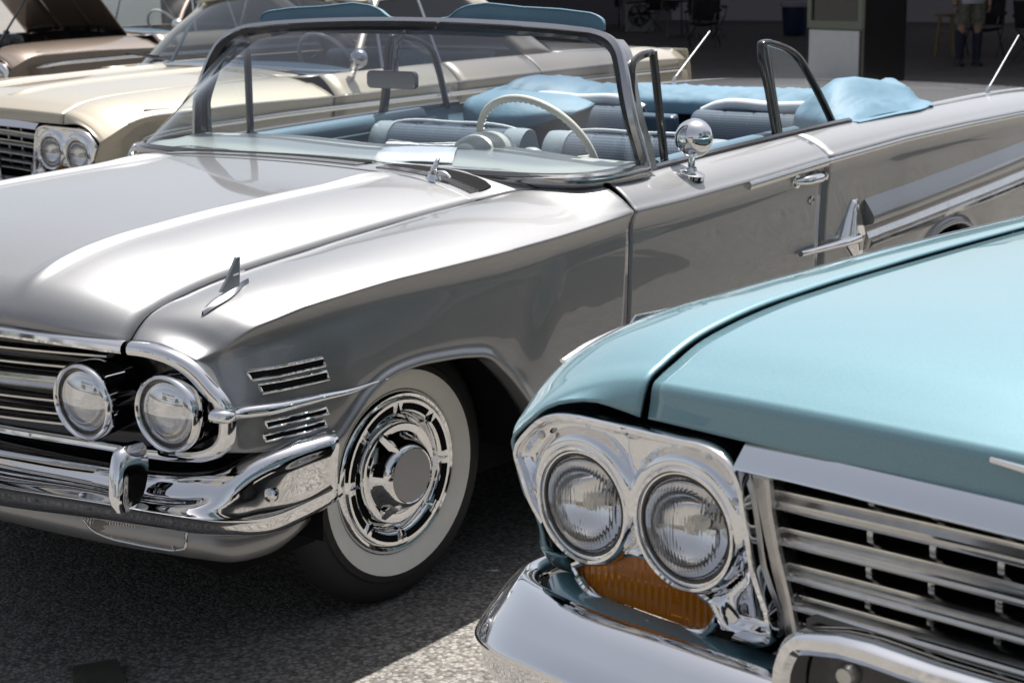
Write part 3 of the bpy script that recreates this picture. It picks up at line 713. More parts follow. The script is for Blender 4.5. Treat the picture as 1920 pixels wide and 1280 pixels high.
# ---- windshield: swept frame, rubber, glass
WB = [(0, -.555), (.30, -.557), (.55, -.565), (.70, -.578), (.80, -.600), (.865, -.645), (.898, -.715), (.906, -.80), (.905, -.88)]
PIL = [(-.930, .900, .978), (-.928, .885, 1.038), (-.920, .865, 1.111), (-.930, .840, 1.182), (-.948, .815, 1.250), (-.966, .790, 1.294), (-.982, .755, 1.322), (-.994, .70, 1.341)]
HDR = [(-.994, .60, 1.353), (-.990, .45, 1.362), (-.984, .25, 1.369), (-.980, 0, 1.372)]
halfp = [V((x, y, .978)) for y, x in WB] + [V(p) for p in PIL] + [V(p) for p in HDR]
sec = nucr(halfp, 4)
loop = sec + [V((p.x, -p.y, p.z)) for p in sec[-2:0:-1]]
cen = V((-.80, 0, 1.16))
def wref(i, n):
    p = loop[i]; return (p - cen)
fp = [(-.018, -.010), (-.016, .006), (-.007, .011), (.006, .011), (.014, .006), (.017, -.004), (.012, -.010)]
MB().sweep(loop, fp, ref=wref, closed=True).build('windshield_frame', 'frame_metal', SV, smooth=40)
def shrink(p, k): 
    d = V((0, 0, 1.17)) ; c = V((p.x, p.y*.0, 1.17)); q = p.copy()
    q.y = p.y*(1-k*.9); q.z = p.z + (1.17-p.z)*k*2.1; q.x = p.x + (.0)
    return q
loop2 = [shrink(p, .030) for p in loop]
MB().sweep(loop2, [(-.009, -.008), (-.009, .012), (.009, .012), (.009, -.008)], ref=wref, closed=True).build('windshield_seal', 'black_gloss', SV, smooth=40)
# glass lines from base to top, matched left to right
def gline(b, t, bow): 
    b, t = V(b), V(t); return [b.lerp(t, q) + V((bow*sin(pi*q), 0, 0)) for q in (0, .25, .5, .75, 1)]
G = [gline((-.558, 0, .985), (-.985, 0, 1.362), .02), gline((-.560, .30, .985), (-.988, .22, 1.360), .02), gline((-.568, .55, .985), (-.993, .42, 1.354), .02), gline((-.590, .74, .985), (-.997, .58, 1.345), .024)]
G.append([V((-.655, .852, .985)), V((-.752, .832, 1.06)), V((-.84, .795, 1.15)), V((-.925, .735, 1.25)), V((-.990, .672, 1.332))])
G.append([V((-.77, .889, .985)), V((-.815, .868, 1.06)), V((-.868, .832, 1.15)), V((-.930, .778, 1.245)), V((-.982, .705, 1.322))])
G.append([V((-.905, .890, .985)), V((-.912, .868, 1.06)), V((-.915, .838, 1.145)), V((-.942, .795, 1.240)), V((-.975, .735, 1.310))])
G = [[V((p.x, -p.y, p.z)) for p in r] for r in G[:0:-1]] + G
MB().grid(loft(G, 5, 5)).build('windshield_glass', 'windshield_glass', SV, ref=(-1.4, 0, 1.1), smooth=80)
# A-pillar fairing between frame and vent window
for s in (1, -1):
    pts = [V((p[0]-.024, (p[1]-.006)*s, p[2])) for p in PIL[:7]]
    MB().sweep(nucr(pts, 4), [(-.010, -.02), (-.013, .0), (-.007, .016), (.008, .016), (.011, -.02)], ref=(1, 0, 0)).build('windshield_pillar', 'frame_metal', SV)
# sun visors folded up above the header
for s in (1, -1):
    o2 = [(.055, 1.372), (.085, 1.379), (.12, 1.384), (.155, 1.405), (.20, 1.419), (.40, 1.414), (.60, 1.402), (.655, 1.393), (.675, 1.380), (.678, 1.352), (.4, 1.360), (.1, 1.364)]
    pl = nucr([V((-1.045, y*s, z)) for y, z in o2] + [V((-1.045, o2[0][0]*s, o2[0][1]))], 3)[:-1]
    v_ = MB().prism(pl, (-.016, 0, 0)).build('sun_visor', 'blue_vinyl', SV, smooth=40, bevel=.005)
    MB().sweep(pl[:26], circ(.0035, 6), ref=(1, 0, 0)).build('visor_piping', 'blue_vinyl', v_)
MB().tube(lin([(-1.02, -.66, 1.345), (-1.02, .66, 1.345)], 10), .012, 8).build('header_rail', 'navy_vinyl', SV)
# inside mirror
mr = MB().prism([V((-.985, y, z)) for y, z in [(a-.07, b+1.195) for a, b in rrect(.195, .054, .016)]], (-.022, 0, 0)).build('interior_mirror', 'gunmetal', SV, smooth=40, bevel=.003)
MB().tube(nucr([(-1.0, -.06, 1.21), (-1.02, -.075, 1.25), (-1.01, -.06, 1.30), (-1.005, -.02, 1.345)], 5), .009, 8).build('mirror_stem', 'gunmetal', mr)
# vent windows and rear quarter windows, both sides
for s in (1, -1):
    fr_ = nucr([(-.975, .880*s, .990), (-.958, .862*s, 1.06), (-.948, .845*s, 1.14), (-.960, .828*s, 1.215), (-.985, .815*s, 1.262), (-1.04, .810*s, 1.284), (-1.098, .808*s, 1.288)], 5)
    f = MB().tube(fr_, .011, 8, ref=(1, 0, 0)).build('vent_window_frame', 'black_gloss', SV)
    MB().sweep(lin([(-1.104, .808*s, 1.292), (-1.126, .835*s, .978)], 6), rrect(.024, .018, .005, 2), ref=(0, 1, 0)).build('vent_window_post', 'black_gloss', f)
    k = MB(); b = [V((p.x, p.y, p.z)) for p in fr_]; e = lin([(-1.104, .808*s, 1.288), (-1.126, .838*s, .985)], len(b)-1)[::-1]
    k.grid([b, e]).build('vent_glass', 'clear_glass', f, smooth=80)
    q1 = nucr([(-1.812, .834*s, .975), (-1.812, .802*s, 1.13), (-1.806, .775*s, 1.260), (-1.812, .772*s, 1.276), (-1.83, .772*s, 1.280), (-1.90, .773*s, 1.272), (-1.99, .777*s, 1.250), (-2.06, .783*s, 1.215), (-2.11, .797*s, 1.155), (-2.19, .828*s, 1.03), (-2.215, .838*s, .985)], 4)
    f = MB().sweep(q1, rrect(.020, .024, .006, 2), ref=(0, 1, 0)).build('quarter_window_frame', 'black_gloss', SV, smooth=45)
    MB().sweep(lin([(-1.828, .836*s, .975), (-1.824, .778*s, 1.268)], 4), rrect(.030, .020, .006, 2), ref=(0, 1, 0)).build('quarter_window_post', 'black_gloss', f, smooth=45)
    c = V((-1.95, .80*s, 1.12)); k = MB(); k.v = [tuple(p) for p in q1] + [tuple(c)]; k.f = [(i, (i+1) % len(q1), len(q1)) for i in range(len(q1))]
    k.build('quarter_glass', 'clear_glass', f, smooth=80)
    # belt strip and inner door trim
    bl = [(x, (y-.010)*s, z+.006) for x, y, z in BELT[:6]]
    MB().sweep(nucr(bl, 5), [(-.014, -.02), (-.014, .005), (.0, .009), (.012, .003), (.012, -.02)]).build('belt_moulding', 'gunmetal', SV)
    ip = [[V((x, (y-.03-(.03 if z < .93 else 0)-(.02 if z < .8 else 0))*s, z)) for z in (bz, bz-.03, .90, .80, .60, .35)] for x, y, bz in [(b_[0], b_[1], b_[2]-.004) for b_ in BELT[:7]]]
    MB().grid(loft(ip, 3, 3)).build('inner_door_panel', 'door_vinyl', SV, ref=(-1.6, 3*s, .8))
    MB().tube(nucr([(-1.12, .80*s, .955), (-1.4, .795*s, .962), (-1.7, .795*s, .968), (-2.0, .80*s, .972)], 5), .032, 12).build('door_top_pad', 'door_vinyl', SV)
    MB().tube(lin([(-1.78, .83*s, .98), (-1.79, .80*s, .955)], 2), .008).build('lock_knob', 'chrome', SV)

# ---- dashboard, instrument hood, steering wheel
ds = []
for y in (-.86, -.80, -.65, -.45, -.25, -.05, .15, .32, .50, .65, .78, .86):
    hump = .022*math.exp(-((y-.36)/.24)**2) + .012*math.exp(-((y+.45)/.28)**2); ed = 0 if abs(y) < .7 else (abs(y)-.7)*.55
    ds.append([V((-.575-ed, y, .978)), V((-.66-ed*.6, y, .990+hump*.3)), V((-.78-ed*.3, y, .992+hump*.8)), V((-.90, y, .998+hump)), V((-.955, y, .995+hump)), V((-.975, y, .975+hump*.7)), V((-.965, y, .93)), V((-.93, y, .80)), V((-.92, y, .60))])
dash = MB().grid(loft(ds, 4, 4)).build('dashboard', 'dash_paint', SV, ref=(-.5, 0, .6), solid=.004)
ph = []
for i in range(13):
    t = pi*i/12
    ph.append([V((-.83 - u*.17, .325 + .085*cos(t)*w, 1.0 + .058*sin(t)*w)) for u, w in ((0, .05), (.10, .55), (.3, .85), (.6, 1.0), (.9, .98), (1, .90))])
MB().grid(ph).build('instrument_hood', 'dash_paint', dash, ref=(-.9, .325, 1.0), smooth=70, solid=.004)
SWC = V((-1.13, .385, .975)); n_ = V((-.866, 0, .5)); u_ = V((.5, 0, .866)); l_ = V((0, 1, 0))
rim = [SWC + (l_*cos(t) + u_*sin(t))*.205 for t in [2*pi*i/64 for i in range(64)]]
swh = MB().sweep(rim, circ(.0110, 10), ref=lambda i, n: n_, closed=True)
for i in range(64):   # finger grips on the inner side
    t = 2*pi*(i+.5)/64
    if sin(t) > -.2: swh.box(SWC + (l_*cos(t)+u_*sin(t))*.1955, (.009, .0075, .008), Matrix((n_, (l_*-sin(t)+u_*cos(t)), (l_*cos(t)+u_*sin(t)))).transposed())
sw = swh.build('steering_wheel', 'ivory', SV, smooth=50)
MB().tube([SWC + l_*-.195 + n_*0, SWC + l_*-.09 - n_*.03, SWC - n_*.04, SWC + l_*.09 - n_*.03, SWC + l_*.195], .011, 8, ref=n_).build('steering_spoke', 'ivory', sw)
MB().lathe([(.0001, .0), (.03, -.004), (.042, -.02), (.045, -.05), (.030, -.10), (.028, -.30)], SWC, n_, 24).build('steering_column', 'silver_vinyl', sw)

# ---- seats
def cushion(name, mat_, parent, y0, y1, prof, bulge=.012, seams=0, n=14):
    """upholstered roll: prof = list of (x, z) from front bottom over the top to the back"""
    rows = []; P = nucr([V((x, 0, z)) for x, z in prof], 4)
    cx = sum(p.x for p in P)/len(P); cz = sum(p.z for p in P)/len(P)
    N_ = n*(seams+1)
    for i in range(N_+1):
        u = i/N_; e = min(1, min(u, 1-u)*(y1-y0)/.05); k = .80+.20*math.sqrt(max(0, 1-(1-e)**2))
        sm = 1.0
        if seams:
            f = (u*(seams+1)) % 1.0; d = min(f, 1-f)*(y1-y0)/(seams+1); sm = 1 - .035*math.exp(-(d/.006)**2)
        rows.append([V((cx + (p.x-cx)*k*sm + (0), y0+(y1-y0)*u, cz + (p.z-cz)*(.93+.07*k)*(.5+.5*sm))) for p in P])
    m_ = MB().grid(rows); m_.face(rows[0]); m_.face(rows[-1][::-1])
    return m_.build(name, mat_, parent, smooth=60)
FS = [(-1.50, .42), (-1.575, .60), (-1.615, .76), (-1.640, .88), (-1.675, .950), (-1.725, .975), (-1.775, .960), (-1.80, .90), (-1.80, .70), (-1.76, .42)]
for y0, y1 in ((-.765, -.075), (.02, .71)):
    b = cushion('front_seat_back', 'seat_cloth', SV, y0+.075, y1-.075, FS, seams=4)
    sv = [(x+.004, z+.004) for x, z in FS]
    cushion('seat_bolster', 'silver_vinyl', b, y0, y0+.085, sv, n=10)
    cushion('seat_bolster', 'silver_vinyl', b, y1-.085, y1, sv, n=10)
    MB().tube(nucr([V((-1.735, y0+.03, .965)), V((-1.73, y0+.12, .982)), V((-1.73, (y0+y1)/2, .985)), V((-1.73, y1-.12, .982)), V((-1.735, y1-.03, .965))], 5), .006, 8).build('seat_piping', 'white_vinyl', b)
    cushion('front_seat_base', 'seat_cloth', SV, y0+.01, y1-.01, [(-1.08, .36), (-1.08, .46), (-1.13, .50), (-1.35, .49), (-1.55, .47), (-1.58, .36)], seams=4)
RS = [(-2.28, .45), (-2.36, .62), (-2.42, .78), (-2.455, .91), (-2.49, .972), (-2.535, .990), (-2.59, .975), (-2.62, .90), (-2.62, .45)]
for y0, y1, cl in ((-.74, -.13, 1), (.12, .74, 1)):
    b = cushion('rear_seat_back', 'seat_cloth', SV, y0, y1, RS, seams=4)
    MB().tube(nucr([V((-2.565, y0+.01, .975)), V((-2.555, y0+.08, 1.003)), V((-2.55, (y0+y1)/2, 1.006)), V((-2.555, y1-.08, 1.003)), V((-2.565, y1-.01, .975))], 5), .022, 10).build('seat_top_roll', 'white_vinyl', b)
sp = MB().box((-2.44, 0, .83), (.05, .20, .30), Matrix.Rotation(rad(12), 3, 'Y')).build('seat_speaker_panel', 'navy_vinyl', SV, smooth=0, bevel=.012)
MB().sweep([V((-2.414+.21*(z)*-.9, y, .835+z)) for y, z in rrect(.17, .26, .02)], circ(.003, 6), ref=(1, 0, 0), closed=True).build('panel_piping', 'silver_vinyl', sp)
for y in (-.02, 0, .02): MB().tube(lin([(-2.396, y, .72), (-2.436, y, .94)], 3), .0025, 6).build('panel_strip', 'silver_vinyl', sp)
cushion('rear_seat_base', 'seat_cloth', SV, -.72, .72, [(-1.95, .36), (-1.95, .45), (-2.0, .49), (-2.2, .48), (-2.36, .46), (-2.38, .36)], seams=8)
MB().box((-1.8, 0, .33), (1.9, 1.56, .04)).box((-2.70, 0, .65), (.03, 1.5, .6)).build('cabin_floor', 'dark_cloth', SV, smooth=0)
# well behind the rear seat
MB().box((-2.86, 0, .94), (.40, 1.62, .03)).build('top_well', 'black_matte', SV, smooth=0)

# ---- folded top under its blue cover: horseshoe of soft vinyl
bt = []
random.seed(3)
def boot_sec(y, x0, x1, zf, zc, zr, xc):
    return [V((x0, y, zf-.05)), V((x0-.01, y, zf)), V((x0-.06, y, zf+.6*(zc-zf))), V((xc, y, zc)), V((xc-.10, y, zc-.010)), V((x1+.06, y, zr+.35*(zc-zr))), V((x1, y, zr+.006)), V((x1-.03, y, zr))]
secs = [(-.83, -2.34, -3.00, .992, 1.030, .992, -2.62), (-.77, -2.36, -3.06, 1.0, 1.045, .994, -2.74), (-.71, -2.40, -3.10, 1.0, 1.078, .994, -2.80), (-.67, -2.44, -3.10, 1.0, 1.066, .994, -2.80), (-.52, -2.60, -3.12, 1.004, 1.046, .995, -2.82), (-.35, -2.62, -3.12, 1.004, 1.052, .996, -2.84),
        (-.13, -2.64, -3.13, 1.006, 1.048, .996, -2.86), (.12, -2.64, -3.13, 1.006, 1.048, .996, -2.86), (.35, -2.62, -3.12, 1.004, 1.050, .996, -2.85), (.50, -2.58, -3.12, 1.0, 1.052, .996, -2.86), (.60, -2.40, -3.16, .995, 1.050, .996, -2.90), (.66, -2.36, -3.18, .99, 1.080, .995, -3.00), (.71, -2.33, -3.18, .99, 1.074, .995, -2.98), (.79, -2.30, -3.12, .99, 1.030, .994, -2.90), (.835, -2.30, -3.04, .988, 1.012, .993, -2.75), (.862, -2.34, -2.98, .987, .995, .992, -2.70)]
bc = [boot_sec(*q) for q in secs]
gB = loft(bc, 9, 9)
for r in gB:
    for p in r:
        q1 = p.y*26+p.x*9+1.5*sin(p.x*7+p.y*5); q2 = p.x*21-p.y*17+1.2*sin(p.y*9)
        w = (1-abs(sin(q1)))**2.2*1.3 + (1-abs(sin(q2)))**2.5*.9 - .45
        p.z += .0055*w*min(1, max(0, (p.z-.995)*25))
boot = MB().grid(gB).build('folded_top_cover', 'blue_vinyl', SV, ref=(-2.8, 0, .5), smooth=70, solid=.006)
# loose flap hanging into the cabin on the far side
fl = [[V((-2.36, -.82, 1.02)), V((-2.40, -.68, 1.045)), V((-2.50, -.52, 1.030)), V((-2.60, -.40, 1.02))],
      [V((-2.27, -.80, .985)), V((-2.30, -.64, 1.0)), V((-2.40, -.46, 1.0)), V((-2.53, -.34, .998))],
      [V((-2.26, -.79, .93)), V((-2.26, -.62, .935)), V((-2.33, -.46, .955)), V((-2.44, -.34, .975))],
      [V((-2.30, -.78, .87)), V((-2.28, -.60, .885)), V((-2.33, -.47, .925)), V((-2.41, -.36, .962))]]
MB().grid(loft(fl, 6, 6)).build('cover_flap', 'blue_vinyl', boot, ref=(-3, -.5, .5), solid=.005, smooth=70)
MB().sweep(nucr([(-2.31, .872, .990), (-2.6, .872, .993), (-2.9, .86, .992), (-3.08, .80, .992), (-3.16, .60, .996), (-3.16, 0, .998), (-3.16, -.6, .996), (-3.08, -.80, .992), (-2.6, -.87, .992)], 5), rrect(.03, .008, .003, 2)).build('cover_edge', 'blue_vinyl', boot)

# ---- door details: round mirror, handle, lock, upper moulding
c = snap_z(DB, -1.122, .925, 0)
mb = MB().lathe([(.040, -.01), (.040, .002), (.034, .006), (.016, .010), (.011, .020)], c, (0, .25, 1), 28)
mb.tube(nucr([c + V((0, 0, .01)), c + V((-.004, .0, .05)), c + V((-.012, -.004, .085)), c + V((-.022, -.006, .105))], 4), .010, 10)
mirror = mb.build('side_mirror', 'chrome', SV)
hc = V((-1.145, .918, 1.050)); ax = V((.96, .10, .12))
MB().lathe([(.0001, .052), (.018, .049), (.036, .038), (.050, .018), (.056, -.004), (.055, -.014), (.050, -.018)], hc, ax, 32).build('mirror_shell', 'chrome', mirror, smooth=80)
MB().lathe([(.0001, -.016), (.051, -.016)], hc, ax, 32).build('mirror_glass', 'chrome', mirror)
hx = snap_y(DB, -1.77, .866, 1)
hd = MB().tube(nucr([(-1.675, hx.y+.004, .868), (-1.70, hx.y+.026, .870), (-1.76, hx.y+.032, .870), (-1.80, hx.y+.028, .869), (-1.815, hx.y+.010, .868)], 5), .013, 10, scale=lambda t: .8+.5*sin(pi*t)).build('door_handle', 'chrome', DOOR)
MB().lathe([(.0001, .030), (.012, .028), (.015, .015), (.013, -.004)], V((-1.845, hx.y-.002, .868)), (0, 1, 0), 20).build('handle_button', 'chrome', hd)
MB().lathe([(.024, -.004), (.022, .006), (.013, .008)], V((-1.685, hx.y, .868)), (0, 1, 0), 20).build('handle_plate', 'chrome', hd)
lk = snap_y(DB, -1.80, .795, 1)
MB().lathe([(.0001, .004), (.009, .004), (.013, .006), (.015, .0)], lk, (0, 1, 0), 20).build('door_lock', 'chrome_dull', DOOR)
# bright moulding along the upper crease of door and quarter, blunt front end
pth = []
for x in [-1.345 - .085*i for i in range(36)]:
    cr_ = interp(CREASE, x)
    pth.append(V((x, cr_[0]+.001, cr_[1]-.011)))
MB().sweep(pth[:7], [(-.006, -.012), (.006, -.012), (.010, -.004), (.010, .006), (.004, .012), (-.006, .012)], ref=(0, 0, 1)).build('crease_moulding', 'chrome_worn', DOOR, smooth=50)
MB().sweep([p + V((-.004, 0, 0)) for p in pth[6:]], [(-.006, -.008), (.005, -.008), (.008, -.003), (.008, .004), (.004, .008), (-.006, .008)], ref=(0, 0, 1)).build('crease_moulding', 'chrome_worn', QUARTER, smooth=50)
# jet-shaped badge with trailing double spear on the quarter
jb = snap_y(QB, -2.10, .64, 1).y
jn = MB().tube(nucr([(-1.716, jb+.016, .636), (-1.735, jb+.018, .6355), (-1.80, jb+.020, .6345), (-1.93, jb+.025, .632), (-2.04, jb+.028, .630), (-2.12, jb+.020, .628)], 5), .017, 12, ref=(0, 1, 0), scale=lambda t: .55+.25*t if t < .6 else .7+1.0*(t-.6)).build('jet_badge', 'chrome', QUARTER)
for sg, tipx, tipz in ((1, -2.118, .757), (-1, -2.165, .540)):   # twin swept wings with a raised keel
    secs_ = []
    for u in (0, .35, .7, .95, 1.0):
        x0 = -2.02+(tipx+.012+2.02)*u; x1 = -2.205+(tipx-.030+2.205)*u; z = .632+(tipz-.632)*u; k = (1-u)*.7+.3 if u < 1 else .15
        xm = x0+(x1-x0)*.28; d = jb-.006
        secs_.append([V((x0, d, z)), V((x0-.004, jb+.010*k, z)), V((xm, jb+.036*k, z)), V((xm-.012, jb+.036*k, z)), V(((xm+x1)/2, jb+.018*k, z)), V((x1+.004, jb+.014*k, z)), V((x1, d, z))])
    MB().grid(loft(secs_, 3, 2)).face(secs_[-1]).build('jet_wing', 'chrome', jn, ref=(-2.1, 0, .64), smooth=35)
def flank_line(z0, z1, d, n=14):
    p = []
    for i in range(n):
        u = i/(n-1); x = -2.205 - 2.05*u; z = z0+(z1-z0)*u
        p.append(V((x, snap_y(QB, x, z, 1).y+d, z)))
    return nucr(p, 3)
# painted shelf above a broad two-step bright spear
sh_ = [flank_line(.748, .818, .000), flank_line(.722, .794, .020), flank_line(.696, .768, .036), flank_line(.678, .750, .041), flank_line(.666, .738, .036), flank_line(.655, .727, .000)]
MB().grid(sh_).face([r[0] for r in sh_]).build('flank_shelf', 'silver_paint', QUARTER, ref=(-3, 0, .7), smooth=45)
sp3 = [flank_line(.646, .706, .001), flank_line(.634, .692, .016), flank_line(.616, .672, .024), flank_line(.606, .661, .040), flank_line(.596, .650, .042), flank_line(.575, .628, .022), flank_line(.566, .618, .000)]
MB().grid(sp3).face([r[0] for r in sp3]).build('quarter_spear', 'chrome_worn', QUARTER, ref=(-3, 0, .6), smooth=30)
# antennas on both rear fenders
for s in (1, -1):
    b = snap_z(QB, -3.774, .76, 0); b = V((b.x, b.y*s, b.z))
    d = V((-.42, -.0*s, .262)).normalized()
    an = MB().lathe([(.030, -.006), (.028, .004), (.018, .012), (.013, .030), (.011, .060), (.009, .085), (.010, .090), (.0085, .110), (.006, .122)], b, (d + V((0, 0, .9))).normalized(), 20).build('antenna', 'chrome', SV)
    t = b + (d + V((0, 0, .9))).normalized()*.115
    MB().tube([t, t + d*.20, t + d*.38], .0042, 8, scale=lambda u: 1-.3*u).build('antenna_mast', 'chrome', an)

# ---- paper lying on the dashboard
DBV = bvh(dash)
pp = [[None]*7 for _ in range(7)]
A, B, C, D = V((-.610, .175, 0)), V((-.955, -.055, 0)), V((-.955, .225, 0)), V((-.665, .425, 0))
for i in range(7):
    for j in range(7):
        u, v = i/6, j/6; q = A.lerp(B, u).lerp(D.lerp(C, u), v); z = snap_z(DBV, q.x, q.y).z
        pp[i][j] = V((q.x, q.y, z + .004 + .010*u*u*(1-v) + .006*sin(u*5+v*3)**2))
tag(MB().grid(pp).build('paper_sheet', 'paper', None, ref=(-.8, .2, 0), smooth=60, solid=.0006), 'loose white paper sheet lying on the silver convertible dashboard', 'paper')

# ================================================================== SEDANS WITH PAIRED HEADLIGHTS IN A CHROME HOUSING
def inside(poly, y, z):
    c = False; n = len(poly)
    for i in range(n):
        (y0, z0), (y1, z1) = poly[i], poly[(i+1) % n]
        if (z0 > z) != (z1 > z) and y < (y1-y0)*(z-z0)/(z1-z0)+y0: c = not c
    return c
def pdist(poly, y, z):
    best = 9
    n = len(poly)
    for i in range(n):
        (y0, z0), (y1, z1) = poly[i], poly[(i+1) % n]; dy, dz = y1-y0, z1-z0; L = dy*dy+dz*dz
        t = max(0, min(1, ((y-y0)*dy+(z-z0)*dz)/L)) if L else 0
        best = min(best, math.hypot(y-y0-t*dy, z-z0-t*dz))
    return best
HGAP = [(-.002, .833), (-.007, .856), (-.011, .875), (-.0145, .8805), (-.022, .8845), (-.058, .899), (-.104, .916), (-.175, .930), (-.262, .940), (-.42, .948), (-.70, .954), (-1.05, .958), (-1.45, .960)]
HCEN = [(.034, .842), (.031, .870), (.028, .894), (.0245, .900), (.017, .9045), (-.018, .922), (-.068, .943), (-.145, .959), (-.235, .970), (-.40, .981), (-.69, .991), (-1.05, .999), (-1.45, 1.004)]
F63 = [  # gap x,z | edge x,y,z | bottom x,y,z | arch
    ((-.010, .873), (-.014, .957, .766), (-.012, .905, .60), 0), ((-.0145, .8805), (-.021, .960, .771), (-.02, .908, .59), 0), ((-.023, .8845), (-.034, .964, .778), (-.034, .913, .575), 0), ((-.048, .895), (-.066, .973, .794), (-.07, .93, .55), 0), ((-.070, .904), (-.098, .979, .811), (-.11, .945, .53), 0),
    ((-.115, .918), (-.150, .986, .834), (-.17, .962, .50), 0), ((-.180, .930), (-.205, .990, .848), (-.25, .975, .47), 0), ((-.265, .940), (-.296, .995, .858), (-.33, .983, .46), 0),
    ((-.36, .945), (-.40, .998, .860), (-.40, .985, .48), 1), ((-.46, .949), (-.48, 1.0, .8605), (-.45, .985, .58), 1), ((-.56, .951), (-.57, 1.0, .862), (-.55, .985, .67), 1), ((-.68, .954), (-.69, 1.0, .864), (-.68, .985, .705), 1),
    ((-.82, .956), (-.82, 1.0, .866), (-.82, .985, .710), 1), ((-.95, .957), (-.95, 1.0, .866), (-.96, .985, .70), 1), ((-1.07, .958), (-1.08, 1.0, .864), (-1.08, .985, .65), 1), ((-1.18, .959), (-1.20, 1.0, .862), (-1.17, .982, .55), 1),
    ((-1.28, .960), (-1.30, 1.0, .860), (-1.22, .978, .42), 1), ((-1.38, .960), (-1.42, 1.0, .858), (-1.30, .965, .28), 1), ((-1.50, .960), (-1.55, 1.0, .856), (-1.55, .955, .24), 0)]
L63 = [(0, .708, .833), (0, .773, .839), (0, .822, .838), (0, .862, .829), (0, .894, .809), (-.001, .925, .780), (-.003, .952, .752), (-.004, .940, .715), (-.004, .918, .668), (-.005, .898, .630), (-.005, .885, .600)]
def arc(c, r, a0, a1, n): return [(c[0]+r*cos(rad(a0+(a1-a0)*i/n)), c[1]+r*sin(rad(a0+(a1-a0)*i/n))) for i in range(n+1)]
BEZ = [(.936, .741), (.906, .784), (.880, .804), (.852, .815), (.822, .820), (.76, .8225), (.697, .824), (.63, .8255), (.575, .826), (.550, .819), (.531, .805), (.518, .783), (.508, .745), (.494, .677), (.466, .606), (.468, .588), (.492, .574), (.530, .570), (.556, .578)] + arc((.616, .702), .086, 246, 318, 6) + [(.708, .640)] + arc((.801, .692), .086, 232, 318, 7) + [(.880, .645), (.905, .672), (.924, .711)]
BEZD = [(p.x, p.y) for p in nucr([V((y, z, 0)) for y, z in BEZ] + [V((BEZ[0][0], BEZ[0][1], 0))], 2)[:-1]]
AMB = [(.830, .592), (.812, .566), (.790, .556), (.615, .553), (.596, .558), (.574, .590), (.640, .622), (.703, .640), (.76, .626)]

